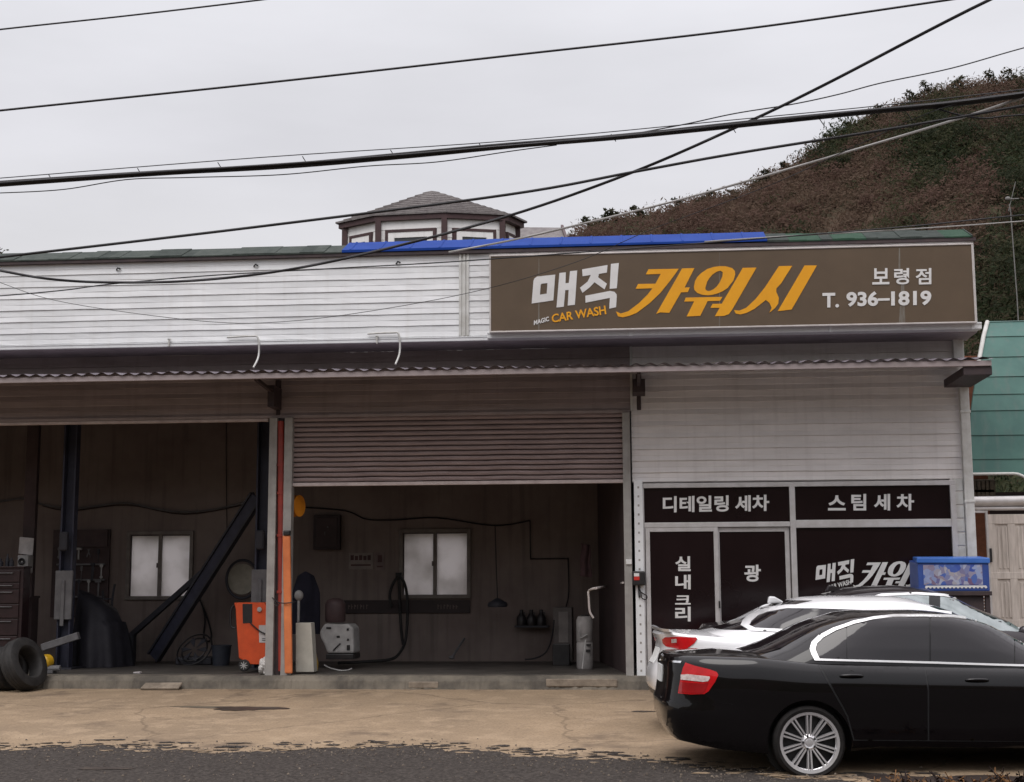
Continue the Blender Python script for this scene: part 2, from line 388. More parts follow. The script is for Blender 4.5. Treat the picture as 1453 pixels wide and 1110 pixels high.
# ================================================================== the building
B = thing('car_wash_building', 'long car wash building with white lap siding over two open bays and a dark shopfront', 'building', (0, 0, 0))
def siding(name, x0, x1, z0, z1, Y, m, course=.172, parent=B, nx=10, dep=.018):
    b = MB(); prof = []; z = z1; seed = random.Random(int(x0*10+z0*77))
    while z > z0+.001:
        zb = max(z-course, z0)
        prof += [(Y, z), (Y-.004, z-(z-zb)*.45), (Y-.001, z-(z-zb)*.5), (Y-dep, zb+.014), (Y-dep, zb+.011), (Y+.004, zb+.010), (Y+.004, zb)]; z = zb
    xs_ = [x0+(x1-x0)*i/nx for i in range(nx+1)]
    vs = []
    for (y, zz) in prof:
        for i, x in enumerate(xs_): vs.append((x, y+seed.uniform(-.002, .002)*(0 < i < nx), zz+seed.uniform(-.0035, .0035)))
    n = nx+1
    b.add(vs, [(j*n+i, (j+1)*n+i, (j+1)*n+i+1, j*n+i+1) for j in range(len(prof)-1) for i in range(nx)])
    # solid backing panel
    b.box(x0, x1, Y+.006, Y+.07, z0, z1)
    return b.build(name, m, parent, fix=False)
FY = -.7                                       # face of the overhanging fascia
XL, XR = -13.0, 4.72                           # fascia ends
FB, FT = 4.915, 6.17
siding('siding', XL, -2.42, FB+.06, FT, FY, M['white_siding'], nx=36, dep=.011)
siding('siding', -2.30, -2.02, FB+.06, FT, FY, M['white_siding'], nx=3, dep=.011)
siding('siding', -2.02, XR-.02, FB+.10, FT, FY, M['white_siding'], nx=20, dep=.011)
b = MB()
for dx in (-.415, -.355, -.305): b.box(-2.0+dx-.02, -2.0+dx+.012, FY-.03, FY+.01, FB+.07, FT)
b.box(-2.42, -2.30, FY-.012, FY+.02, FB+.06, FT)
b.build('joint_cover', M['trim'], B, bevel=.004)
b = MB(); b.box(XL, XR, FY-.022, FY+.05, FB, FB+.06); b.box(XL, XR, FY-.03, FY-.018, FB+.045, FB+.06)
b.build('drip_edge', M['white_siding'], B, bevel=.004)
b = MB(); b.box(XL, XR, FY+.05, 0, FB-.01, FB+.03); b.build('soffit', M['soffit'], B)
b = MB(); b.box(XR-.02, XR, FY+.004, .3, FB+.03, FT); b.build('fascia_return', M['white_siding'], B)
# eave line and roof edge
b = MB(); b.box(XL, XR+.02, FY-.06, FY+.3, FT, FT+.045); b.build('eave_board', M['dark_trim'], B)
def shingle_strip(name, x0, x1, mats, parent):
    zt = FT+.045; q = random.Random(9); b = MB(); x = x0; cols = []
    while x < x1:
        w = q.choice((.16, .20, .24, .30)); cols.append((x, min(x+w, x1), q.choice((.0, .006, .012)))); x += w
    mi = []
    for k, (a, c, j) in enumerate(cols):
        i0 = len(b.v)
        for xx in (a, c): b.v += [(xx, FY-.07, zt), (xx, FY-.07, zt+.018+j), (xx, FY+.42, zt+.235+j), (xx, FY+.42, zt+.18)]
        b.f += [(i0, i0+4, i0+5, i0+1), (i0+1, i0+5, i0+6, i0+2), (i0+2, i0+6, i0+7, i0+3)]
        if k: b.f.append((i0-4, i0-3, i0+1, i0)); b.f.append((i0-3, i0-2, i0+2, i0+1)); mi += [0, 0]
    me_o = b.build(name, mats[0], parent, fix=False)
    bm = bmesh.new(); bm.from_mesh(me_o.data); bmesh.ops.remove_doubles(bm, verts=bm.verts, dist=.0005); bm.to_mesh(me_o.data); bm.free()
    for m in mats[1:]: me_o.data.materials.append(m)
    r = {}
    for p in me_o.data.polygons:
        k = round(p.center.x, 1); r.setdefault(k, q.randrange(len(mats))); p.material_index = r[k]
shingle_strip('shingle_edge', XL, -4.12, [M['shingle'], M['shingle_b'], M['shingle']], B)
shingle_strip('shingle_edge', 1.90, XR-.02, [M['shingle_b'], M['shingle_g']], B)
b = MB(); zt = FT+.05
b.add([(-4.12, FY-.075, zt+.0), (1.90, FY-.075, zt+.01), (1.90, FY+.42, zt+.235), (-4.12, FY+.42, zt+.235),
       (-4.12, FY-.075, zt+.04), (1.90, FY-.075, zt+.04), (1.90, FY+.42, zt+.27), (-4.12, FY+.42, zt+.27)],
      [(3, 2, 1, 0), (4, 5, 6, 7), (0, 1, 5, 4), (1, 2, 6, 5), (2, 3, 7, 6), (3, 0, 4, 7)])
for i in range(14):
    x = -4.0+i*.43; b.bar((x, FY-.06, zt+.05), (x, FY+.42, zt+.275), .03, .006)
b.build('roof_sheet', M['blue_sheet'], B, bevel=.004, label='bright blue metal roof sheet')
b = MB(); b.box(XL, XR-.03, FY+.42, 3.7, FT+.05, FT+.22); b.build('roof', M['shingle_b'], B)
# canopy: sloped corrugated sheet, front tube, brackets
cx0, cx1 = XL, 4.74
can = MB()
def canf(u, v):
    x = cx0+(cx1-cx0)*u; return (x, -1.36+v*1.34, 4.432+v*.19+.016*math.sin(x*2*math.pi/.19)+.006*math.sin(x*5.7))
can.sheet(canf, 1400, 2)
can_o = can.build('canopy', mat('corrugated_sheet', (.14, .12, .14), .6, 0, (.20, .18, .20), 4), B, smooth=60, fix=False)
b = MB(); b.box(cx0, cx1-.02, -1.33, -1.27, 4.335, 4.408)
for i in range(19): x = cx0+.4+i*.95; b.bar((x, -1.27, 4.39), (x, -.02, 4.56), .04, .04)
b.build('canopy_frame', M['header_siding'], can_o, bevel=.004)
for px in (396, 906):
    x = fx(px, 540); b = MB(); w = .09 if px > 800 else .05
    b.box(x-w, x+w, -.45, -.02, 4.18 if px > 800 else 4.06, 4.37); b.box(x-.03, x+.03, -.03, .0, 3.98, 4.37)
    b.bar((x, -1.26, 4.34), (x, -.35, 4.28), .05, .05); b.box(x-.04, x+.04, -.06, -.018, 4.3, 4.5)
    b.build('bracket', M['dark_trim'], can_o, bevel=.006)
b = MB(); b.box(4.36, 4.73, -1.30, -.10, 4.22, 4.332); b.build('bracket', M['dark_trim'], can_o, bevel=.006)
for px, py in ((366, 480), (566, 475)):         # white overflow pipes running down to the canopy
    a = P(px, py, FY-.05)
    b = MB(); b.tube(smooth_path([a+Vector((-.45, 0, .02)), a+Vector((-.1, 0, .03)), a, a+Vector((.01, .02, -.25)), a+Vector((-.03, -.1, -.44))], 5), .014, 8)
    b.build('overflow_pipe', M['trim'], B, smooth=60)
for px, py in ((240, 486), (535, 482)):
    b = MB(); a = P(px, py, FY-.04); b.box(a.x-.008, a.x+.008, a.y-.02, a.y+.03, a.z-.06, a.z+.05); b.box(a.x-.02, a.x+.03, a.y-.02, a.y, a.z+.035, a.z+.05); b.build('pipe_clip', M['trim'], B)
for px, py in ((168, 383), (363, 378), (565, 374)):
    b = MB(); a = P(px, py, FY-.02); b.tube([a+Vector((-.03, .01, .0)), a+Vector((0, -.03, .02)), a+Vector((.03, .0, .01))], .012, 6); b.build('hook', M['cable'], B)
# gutter under the sign
b = MB(); b.box(-2.02, 4.74, FY-.14, FY-.022, FB+.005, FB+.085); b.box(-2.02, 4.74, FY-.15, FY-.13, FB+.07, FB+.095)
for x in (-.02, 2.72, 4.62): b.box(x-.025, x+.025, FY-.156, FY-.02, FB-.003, FB+.100)
b.build('gutter', M['white_siding'], B, bevel=.005)
# wall between fascia and canopy, bay header, office siding
HZ = 3.97
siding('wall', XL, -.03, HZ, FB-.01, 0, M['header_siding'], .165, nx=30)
OX0, OX1 = fx(903), fx(1360, 600)
siding('wall', -.03, OX1+.02, 2.938, FB-.01, 0, M['grey_siding'], .167, nx=18)
b = MB(); x = fx(896, 560); b.box(x-.018, x+.018, -.032, -.012, HZ, FB-.01); b.build('joint_cover', M['trim'], B)
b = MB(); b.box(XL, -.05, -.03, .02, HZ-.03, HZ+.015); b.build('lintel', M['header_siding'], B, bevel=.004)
# right corner downpipe and trims
b = MB(); xa, xb = fx(1362, 600), fx(1373, 600)
b.box(xa, xb+.02, -.09, .02, .1, 4.36); b.box(xa-.01, xb+.03, -.10, -.02, 3.86, 3.9); b.box(xa-.01, xb+.03, -.10, -.02, 2.6, 2.64); b.box(xa-.06, xb-.02, -.09, .02, 4.6, FB)
b.build('downpipe', M['trim'], B, bevel=.008)
b = MB(); b.box(fx(1350, 740), xa-.004, -.014, .03, .1, 2.975)
b.build('end_wall_strip', M['grey_siding'], B)
for i in range(13):
    b = MB(); z = 2.78-.185*i; b.box(fx(1351, 740), xa-.006, -.026, -.012, z, z+.10); b.build('cladding_clip', M['trim'], B) if i < 0 else None
b = MB()
for i in range(14): z = 2.86-.19*i; b.box(fx(1354, 740), xa-.006, -.03, -.012, z-.085, z+.085)
b.build('cladding_strip', M['trim'], B, bevel=.006)
# posts round the bays
def post(x0, x1, m, y0=-.10, y1=.06, zt=HZ-.03, name='post'):
    b = MB(); b.box(x0, x1, y0, y1, .2, zt); return b.build(name, m, B, bevel=.006)
post(fx(383), fx(394), M['post_grey']); post(fx(404.5), fx(416), M['post_grey'])
post(fx(394)+.004, fx(404.5)-.004, M['dark_trim'], -.02, .04)
post(fx(885, 740), fx(896, 740), M['post_grey'])
xp0, xp1 = fx(901.5, 820), fx(914, 820)
pp = post(xp0, xp1, M['white_siding'], -.075, .02, 2.965)
for i in range(21):
    b = MB(); z = 2.85-.128*i; b.box((xp0+xp1)/2-.012, (xp0+xp1)/2+.012, -.079, -.07, z, z+.028); b.build('slot', M['post_grey'], pp)
b = MB(); b.tube([P(398.5, 598, -.05), P(398.8, 700, -.05), P(399.5, 952, -.05)], .05, 12)
for py in (660, 700, 760, 840): q = P(398.5, py, -.05); b.lathe([(.06, -.02), (.06, .02)], q, n=12)
b.build('standpipe', M['red_paint'], B, smooth=50)
# shutters
def shutter(x0, x1, zb, zt, y=.0):
    sh = MB(); prof = []; z = zt
    while z > zb+.07:
        prof += [(y+.045, z-.001), (y-.004, z-.004), (y-.012, z-.025), (y-.006, z-.054), (y+.045, z-.056), (y+.05, z-.072)]; z -= .0735
    nx = 24; n = nx+1; vs = []; sd_ = random.Random(5)
    for yy, zz in prof:
        for i in range(n): vs.append((x0+(x1-x0)*i/nx, yy+sd_.uniform(-.0015, .0015), zz+.004*math.sin(i*1.3)*(zt-zz)+sd_.uniform(-.0012, .0012)))
    sh.add(vs, [(j*n+i, (j+1)*n+i, (j+1)*n+i+1, j*n+i+1) for j in range(len(prof)-1) for i in range(nx)])
    o = sh.build('roller_shutter', M['shutter'], B, fix=False)
    b = MB(); b.box(x0, x1, y-.035, y+.03, z-.05, z); b.build('bottom_rail', M['shutter_rail'], o, bevel=.005)
    return o
shutter(fx(417, 640, .02), fx(884, 640, .02), 2.94, HZ-.03)
b = MB(); b.box(XL, fx(381, 598), -.03, .04, HZ-.075, HZ-.034); b.build('bottom_rail', M['shutter_rail'], B, bevel=.005)
# step / threshold with patches
b = MB(); FLZ = .245
def thr(u, v):
    x = XL+(.25-XL)*u; w = random.Random(int(u*400)).uniform(-.012, .012)
    return [(x, -.34+w, gz(-.4)-.01), (x, -.30+w, .17+w*.4), (x, -.24, FLZ-.01), (x, .5, FLZ-.002)][v]
n = 400; vs = [thr(i/n, v) for v in range(4) for i in range(n+1)]
b.add(vs, [(v*(n+1)+i, v*(n+1)+i+1, (v+1)*(n+1)+i+1, (v+1)*(n+1)+i) for v in range(3) for i in range(n)])
b.build('threshold', M['threshold'], B, fix=False)
def patch_piece(p0, p1, z0, z1, m, nm):
    b = MB(); xa_, xb_ = fx(p0, 968, -.3), fx(p1, 968, -.3); b.box(xa_, xb_, -.338, -.28, z0, z1); return b.build(nm, m, B, bevel=.012)
patch_piece(580, 622, .075, .165, M['patch'], 'step_patch'); patch_piece(775, 876, .10, .205, M['patch'], 'step_patch')
# interior shell
BY = 3.4
b = MB()
wins = [(fx(184, 800, BY), fx(270.5, 800, BY), fz(228, 847, BY), fz(228, 758, BY)), (fx(571, 800, BY), fx(664, 800, BY), fz(618, 845, BY), fz(618, 755, BY))]
xs_ = [XL] + [w for q in wins for w in q[:2]] + [0]
zs = [(q[2], q[3]) for q in wins]
for i in range(5):
    if i in (1, 3):
        z0, z1 = zs[i//2]; b.box(xs_[i], xs_[i+1], BY, BY+.12, .1, z0); b.box(xs_[i], xs_[i+1], BY, BY+.12, z1, 5)
    else: b.box(xs_[i], xs_[i+1], BY, BY+.12, .1, 5)
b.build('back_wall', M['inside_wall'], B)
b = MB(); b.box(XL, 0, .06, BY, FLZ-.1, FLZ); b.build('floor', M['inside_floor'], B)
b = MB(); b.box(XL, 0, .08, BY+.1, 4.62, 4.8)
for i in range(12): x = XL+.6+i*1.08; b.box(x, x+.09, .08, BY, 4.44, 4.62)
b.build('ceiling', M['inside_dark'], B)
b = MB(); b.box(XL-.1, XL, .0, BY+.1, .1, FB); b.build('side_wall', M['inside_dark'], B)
b = MB(); b.hexa([(-.15, .06, .1), (-.06, .06, .1), (-.06, BY, .1), (-.62, BY, .1), (-.15, .06, 4.62), (-.06, .06, 4.62), (-.06, BY, 4.62), (-.62, BY, 4.62)])
b.build('side_wall', mat('brown_partition', (.075, .05, .05), .6, 0, (.05, .035, .035), 2), B)
b = MB(); b.box(4.6, 4.68, .05, BY+.1, 0, FB); b.box(-.05, 4.6, BY, BY+.1, 0, FB); b.build('end_wall', M['grey_siding'], B)
for (x0, x1, z0, z1) in wins:
    w = MB(); t_ = .05
    for q in ((x0-t_, x0+.012, z0-t_, z1+t_), (x1-.012, x1+t_, z0-t_, z1+t_), (x0, x1, z0-t_, z0+.012), (x0, x1, z1-.012, z1+t_)): w.box(q[0], q[1], BY-.05, BY+.06, q[2], q[3])
    xm = (x0+x1)/2; w.box(xm-.03, xm+.03, BY-.03, BY+.05, z0, z1); w.box(xm-.05, xm-.03, BY-.05, BY-.02, (z0+z1)/2-.04, (z0+z1)/2+.04)
    wo = w.build('window', M['window_frame'], B, bevel=.004)
    sl = MB()
    for q in ((x0+.012, x0+.03, z0+.012, z1-.012), (x0+.03, x1-.012, z1-.03, z1-.012)): sl.box(q[0], q[1], BY-.012, BY+.008, q[2], q[3])
    sl.build('seal', M['dark_trim'], wo)
    for q in ((x0+.012, xm-.03), (xm+.03, x1-.012)):
        g = MB(); g.box(q[0], q[1], BY+.01, BY+.02, z0+.012, z1-.012); g.build('pane', M['frost'], wo)
# ================================================================== shopfront
ZS = .22                                           # foot of the shopfront frame
def fr(pxa, pxb, pya, pyb, y0=-.05, y1=.03, at=None):
    """a frame bar given in photo pixels on the wall plane"""
    return (fx(pxa, (pya+pyb)/2), fx(pxb, (pya+pyb)/2), y0, y1, fz((pxa+pxb)/2, pyb), fz((pxa+pxb)/2, pya))
zt0, zt1 = fz(1120, 684.5), fz(1120, 691)        # head bar
zm0, zm1 = fz(1050, 741), fz(1050, 748)           # transom
xl0, xl1 = fx(908, 720), fx(914, 720); xm0, xm1 = fx(1120, 720), fx(1128, 720); xr0, xr1 = fx(1348, 720), fx(1356, 720)
sf = MB()
sf.box(xp1+.005, xr1, -.06, .03, zt1, zt0); sf.box(xl1-.09, xl1-.03, -.06, .03, ZS-.1, zt1); sf.box(xl1-.025, xl1, -.05, .03, ZS-.1, zt1)
sf.box(xm0, xm1, -.06, .03, ZS-.1, zt1); sf.box(xr0, xr1, -.06, .03, ZS-.1, zt1)
sf.box(xl1, xm0, -.055, .03, zm1, zm0); sf.box(xm1, xr0, -.055, .03, zm1-.02, zm0+.02); sf.box(xm1, xr0, -.055, .03, ZS-.1, ZS+.5)
sfo = sf.build('shopfront_frame', M['aluminium'], B, bevel=.005)
b = MB(); b.box(xp0, OX1+.1, -.20, .05, .0, ZS-.1); b.build('plinth', M['threshold'], B, bevel=.02)
def pane(x0, x1, z0, z1, y=-.015):
    b = MB(); b.box(x0, x1, y, y+.012, z0, z1); return b.build('window', M['film'], B)
p1 = pane(xl1, xm0, zm0, zt1); p2 = pane(xm1, xr0, zm0+.02, zt1); p3 = pane(xm1, xr0, ZS+.5, zm1-.02)
LY = -.018
def ltext(body, px, parent, Y=LY, m=None, bold=.028, name='lettering'):
    return text_mesh(name, body, pquad(px, Y), m or M['letter_white'], parent, bold)
ltext('디테일링', [(940.5, 727.5), (1034, 726), (1034, 703), (940.5, 704.5)], p1); ltext('세차', [(1043, 726.5), (1091.5, 725), (1091.5, 702), (1043, 703.5)], p1)
for ch, a, c in (('스', 1175, 1200), ('팀', 1208, 1229), ('세', 1240, 1263), ('차', 1272, 1297)):
    hh = 4 if ch == '스' else 0
    ltext(ch, [(a, 724.5), (c, 724.5), (c, 701+hh*.5), (a, 701+hh*.5)], p2)
# sliding doors
def door(pa, pb, pya, yo):
    x0, x1 = fx(pa, 800), fx(pb, 800); z1 = fz((pa+pb)/2, pya); s = .062
    d = MB()
    for q in ((x0, x0+s, ZS-.05, z1), (x1-s, x1, ZS-.05, z1), (x0+s, x1-s, z1-s, z1), (x0+s, x1-s, ZS-.05, ZS+.16)): d.box(q[0], q[1], yo-.02, yo+.02, q[2], q[3])
    do = d.build('sliding_door', M['aluminium'], B, bevel=.004)
    g = MB(); g.box(x0+s, x1-s, yo-.004, yo+.004, ZS+.16, z1-s); g.build('pane', M['film'], do)
    return do, yo-.008
d1, y1_ = door(916.5, 1019.5, 748.5, -.028); d2, y2_ = door(1015.5, 1121, 748.5, .012)
for ch, a in (('실', 789.5), ('내', 815.5), ('크', 845), ('리', 861)):
    ltext(ch, [(958, a+21 if ch != '크' else a+13), (980, a+21 if ch != '크' else a+13), (980, a), (958, a)], d1, y1_)
ltext('광', [(1056, 825.5), (1079.5, 825.5), (1079.5, 801.5), (1056, 801.5)], d2, y2_)
#ltext('택', [(1056, 857), (1079.5, 857), (1079.5, 833), (1056, 833)], d2, y2_)
b = MB(); q = P(1021, 858, -.06); b.box(q.x-.012, q.x+.012, -.075, -.046, q.z-.05, q.z+.05); b.build('handle', M['black_plastic'], d1, bevel=.004)
# ================================================================== logo outlines (traced), used on the sign and on the window
z1_ = lambda pts: [(740+x/6.605, 360+y/6.605) for x, y in pts]
z2_ = lambda pts: [(940+x/6.054, 360+y/6.054) for x, y in pts]
LOGO_W = [[z1_([(95, 468), (112, 255), (122, 232), (145, 215), (316, 197), (298, 438)]), z1_([(172, 385), (180, 290), (190, 282), (243, 276), (236, 375)])],
          [z1_([(355, 182), (415, 175), (412, 278), (443, 275), (455, 165), (522, 158), (500, 480), (433, 487), (442, 340), (410, 343), (396, 498), (328, 505)])],
          [z1_([(568, 148), (806, 107), (800, 178), (725, 190), (718, 222), (800, 282), (778, 335), (684, 268), (640, 315), (572, 368), (548, 320), (620, 262), (650, 200), (572, 212)])],
          [z1_([(838, 97), (912, 88), (893, 325), (826, 330)])],
          [z1_([(598, 395), (830, 350), (870, 358), (890, 380), (893, 400), (886, 502), (822, 516), (828, 415), (600, 460)])]]
LOGO_O = [[[(920.2, 382.3), (963.1, 381.5), (958, 389), (949.7, 400.1), (936.8, 416), (921.7, 430.4), (903.5, 444), (892.9, 448.3), (883.8, 450.4), (877, 449), (874, 442), (880.8, 445.1), (891.4, 441.8), (906.5, 430.4), (918.7, 418.3), (925.9, 409.2), (902, 410), (905.3, 403.1), (930, 402.7), (937.6, 388.8), (916.4, 389.5)]],
          [[(967.8, 381.1), (985.4, 380.6), (971.4, 408.2), (978.8, 407.9), (976, 414.5), (966.4, 415), (949.7, 444), (936.8, 443.4), (931, 445.6), (940, 430)]],
          [z2_([(440, 115), (490, 108), (540, 108), (600, 125), (622, 150), (625, 180), (610, 230), (560, 295), (520, 322), (480, 340), (430, 354), (390, 358), (340, 353), (300, 338), (275, 312), (270, 285), (280, 235), (300, 200), (330, 170), (385, 132)]),
           z2_([(500, 147), (518, 160), (515, 195), (490, 250), (465, 284), (440, 305), (410, 320), (390, 322), (372, 312), (368, 295), (385, 240), (405, 208), (430, 180), (470, 153)])],
          [z2_([(200, 378), (515, 372), (495, 405), (388, 408), (325, 535), (208, 540), (272, 410), (187, 412)])],
          [z2_([(690, 122), (808, 120), (600, 480), (570, 520), (530, 535), (450, 538), (492, 466), (412, 466), (430, 432), (510, 430)])],
          [z2_([(1000, 108), (1115, 105), (1020, 255), (978, 300), (978, 330), (1000, 380), (995, 430), (965, 470), (918, 508), (938, 465), (920, 425), (888, 398), (790, 475), (720, 510), (670, 522), (630, 515), (615, 485), (660, 490), (720, 465), (800, 390), (880, 290)])],
          [z2_([(1220, 102), (1327, 102), (1110, 480), (990, 495)])]]
def logo(shapes, Y, m, parent, T=lambda p: p, th=.008):
    b = MB()
    for loops in shapes: b.prism([[P(*T(q), Y) for q in lp] for lp in loops], (0, th, 0))
    return b.build('lettering', m, parent, fix=True)
TW = lambda p: (1157+(p[0]-754)*.445, 797.2+(p[1]-382)*.53+(p[0]-754)*.006)
logo(LOGO_W, LY, M['letter_white'], p3, TW, .002); logo(LOGO_O, LY, M['letter_white'], p3, TW, .002)
ltext('CAR WASH', [(1175, 837.5), (1208, 829), (1207, 822), (1174, 831)], p3)
# ================================================================== the big sign
SY = -.94
sg = thing('signboard', 'long brown signboard with white and orange Korean lettering and a phone number above the shopfront', 'sign', (1.35, SY, 5.0))
c4 = [P(693.5, 363.5, SY), P(1381, 344, SY), P(1386, 460, SY), P(695.5, 471, SY)]
sx0, sx1, sz0, sz1 = P(694.5, 417, SY).x, P(1383.5, 402, SY).x, (c4[2].z+c4[3].z)/2, (c4[0].z+c4[1].z)/2
b = MB(); b.box(sx0+.02, sx1-.02, SY, SY+.2, sz0+.02, sz1-.02); face = b.build('panel', M['sign_brown'], sg)
b = MB()
for q in ((sx0, sx1, sz0, sz0+.022), (sx0, sx1, sz1-.022, sz1)): b.box(q[0], q[1], SY-.012, SY+.21, q[2], q[3])
b.box(sx0, sx0+.022, SY-.012, SY+.21, sz0+.0225, sz1-.0225); b.box(sx1-.028, sx1, SY-.012, SY+.21, sz0+.0225, sz1-.0225)
b.build('frame', M['sign_frame'], sg, bevel=.004)
SL = SY-.006
logo(LOGO_W, SL, M['letter_white'], sg); logo(LOGO_O, SL, M['letter_orange'], sg)
ltext('CAR WASH', [(783.2, 458.3), (860.5, 446), (858.8, 433.5), (782.6, 446.3)], sg, SL, M['letter_orange'], .022)
ltext('MAGIC', [(757.5, 461.8), (779.3, 455.5), (778.6, 449.2), (757.7, 455)], sg, SL, None, .03)
for ch, a, c in (('보', 1237.8, 1262), ('령', 1268.7, 1290), ('점', 1299.2, 1321.5)):
    ltext(ch, [(a, 404), (c, 403.5), (c, 380.5), (a, 381)], sg, SL, None, .02)
ltext('T.', [(1167, 437), (1190.5, 436.5), (1190.5, 415.5), (1167, 416)], sg, SL, None, .03)
ltext('936', [(1201, 435.5), (1246, 434.8), (1246, 413.5), (1201, 414.2)], sg, SL, None, .035)
ltext('1819', [(1264.5, 434.5), (1321.5, 433.2), (1321.5, 412.4), (1264.5, 413.5)], sg, SL, None, .035)
b = MB(); b.prism([[P(1245.5, 427, SL), P(1262.5, 426.5, SL), P(1262.5, 423.2, SL), P(1245.5, 423.7, SL)]], (0, .005, 0)); b.build('lettering', M['letter_white'], sg)
for cxs, w0, w1, a, c in ((1276, 1.0, 2.0, 352, 404), (1280, 3, 4.5, 404.2, 459), (764.5, .5, 1.0, 366, 468), (1021, .4, .7, 358, 464)):
    b = MB(); b.prism([[P(cxs-w1, c, SY-.002), P(cxs+w1, c, SY-.002), P(cxs+w0, a, SY-.002), P(cxs-w0*.4, a, SY-.002)]], (0, .0015, 0)); b.build('water_mark', M['sign_smudge'], sg)
# ================================================================== hill behind
def leafy(m, f=.45):      # thin leaves pass part of the light through
    t = m.node_tree; pr = t.nodes['Principled BSDF']; tr = t.nodes.new('ShaderNodeBsdfTranslucent'); mx = t.nodes.new('ShaderNodeMixShader'); mx.inputs[0].default_value = f
    if pr.inputs['Base Color'].links: t.links.new(pr.inputs['Base Color'].links[0].from_socket, tr.inputs[0])
    t.links.new(pr.outputs[0], mx.inputs[1]); t.links.new(tr.outputs[0], mx.inputs[2]); t.links.new(mx.outputs[0], t.nodes['Material Output'].inputs['Surface']); return m
M['hill'] = mat('hill_scrub', (.085, .060, .042), .95, 0, (.040, .046, .022), .10, 8, lo=.40, hi=.60, bump=1.0, bscale=1.2)
RY = 74.0
rid = [(-400, 420), (600, 400), (700, 362), (750, 345), (800, 330), (850, 304), (900, 294), (950, 287), (1000, 274), (1040, 271), (1080, 248), (1120, 228), (1180, 189), (1240, 154), (1300, 130), (1330, 117), (1400, 109), (1453, 104), (1600, 70), (2000, 40)]
rp = [P(x, y+13, RY) for x, y in rid]
def ridge(x):
    if x <= rp[0].x: return rp[0].z
    for a, c in zip(rp, rp[1:]):
        if a.x <= x <= c.x: return a.z+(c.z-a.z)*(x-a.x)/(c.x-a.x)
    return rp[-1].z
def hill(x, y):
    s = (y-14)/(RY-14)
    if s <= 0: return -.3
    r = ridge(x)
    n = .7*math.sin(x*.31+y*.17)+.5*math.sin(x*.13-y*.29+1)+.35*math.sin(x*.7+y*.5)
    if s <= 1: return r*(s**1.12)+n*s*(1-s)*2.2
    return r*max(0, 1-(s-1)*.8)
b = MB(); b.sheet(lambda u, v: (-60+u*140, 10+v*110, hill(-60+u*140, 10+v*110)), 150, 110)
o = b.build('hill', M['hill'], smooth=180, fix=False); o['kind'] = 'structure'
hr = random.Random(11)
def scrub(name, n, cols, size, cond, leaves, leafs):
    m = leafy(mat(name, cols[0], .9, 0, cols[1], .55, 4, lo=.35, hi=.65)); b = MB(); k = 0
    while k < n:
        y = 16+hr.random()**.55*(RY+1-16); x = hr.uniform(-14, 42) if hr.random() < .5 else hr.uniform(4, 36)
        if not cond(x, y): continue
        k += 1; z = hill(x, y); R_ = size*hr.uniform(.55, 1.5); hgt = R_*hr.uniform(.7, 1.25)
        for j in range(leaves):
            th = hr.random()*6.283; ph = hr.random(); r = R_*math.sqrt(hr.random())
            c = Vector((x+r*math.cos(th), y+r*math.sin(th), z-.1+hgt*1.1*ph*(1-.35*(r/R_))))
            a = Vector((hr.gauss(0, 1), hr.gauss(0, 1), hr.gauss(0, 1))).normalized()*leafs*hr.uniform(.5, 1.5)
            d = a.orthogonal().normalized()*leafs*hr.uniform(.25, .7)
            i0 = len(b.v); b.v += [tuple(c-a), tuple(c+d), tuple(c+a), tuple(c-d*.6)]; b.f.append((i0, i0+1, i0+2, i0+3))
    o = b.build(name, m, fix=False); o['kind'] = 'stuff'; return o
def greenness(x, y): return (x-14)*.07+.1+.55*math.sin(x*.37+y*.21)+.5*math.sin(x*.9-y*.33)-.02*(y-50)
scrub('dry_scrub', 6500, ((.122, .083, .058), (.10, .068, .048)), .7, lambda x, y: greenness(x, y) < .45 or hr.random() < .25, 34, .125)
scrub('pale_scrub', 1500, ((.15, .10, .072), (.12, .08, .058)), .55, lambda x, y: greenness(x, y) < .4, 26, .10)
scrub('green_scrub', 4600, ((.042, .046, .021), (.058, .060, .030)), .8, lambda x, y: greenness(x, y) > .15 or hr.random() < .03, 42, .135)
scrub('dark_scrub', 1000, ((.018, .028, .012), (.03, .042, .018)), 1.1, lambda x, y: greenness(x, y) > .55, 64, .15)
def bushes(name, n, cols, cond, leaves, leafs, r0, r1):
    m = leafy(mat(name, cols[0], .9, 0, cols[1], .9, 4, lo=.35, hi=.65)); b = MB(); k = 0
    while k < n:
        y = 18+hr.random()**.6*(RY-3-18); x = hr.uniform(-4, 36)
        if not cond(x, y): continue
        k += 1; z = hill(x, y); R_ = hr.uniform(r0, r1); lob = [(hr.gauss(0, .45)*R_, hr.gauss(0, .45)*R_, hr.uniform(.2, .8)*R_, hr.uniform(.35, .6)*R_) for _ in range(5)]
        for j in range(leaves):
            lx_, ly_, lz_, lr_ = lob[j % 5]; v = Vector((hr.gauss(0, 1), hr.gauss(0, 1), hr.gauss(0, 1)+.3)).normalized()*lr_*hr.uniform(.75, 1.05)
            c = Vector((x+lx_, y+ly_, z+lz_))+v
            a = Vector((hr.gauss(0, 1), hr.gauss(0, 1), hr.gauss(0, 1))).normalized()*leafs*hr.uniform(.5, 1.5); d = a.orthogonal().normalized()*leafs*hr.uniform(.3, .7)
            i0 = len(b.v); b.v += [tuple(c-a), tuple(c+d), tuple(c+a), tuple(c-d*.6)]; b.f.append((i0, i0+1, i0+2, i0+3))
    o = b.build(name, m, fix=False); o['kind'] = 'stuff'; return o
bushes('dark_bushes', 330, ((.016, .022, .010), (.030, .036, .017)), lambda x, y: greenness(x, y) > .1 or hr.random() < .04, 190, .12, .8, 1.9)
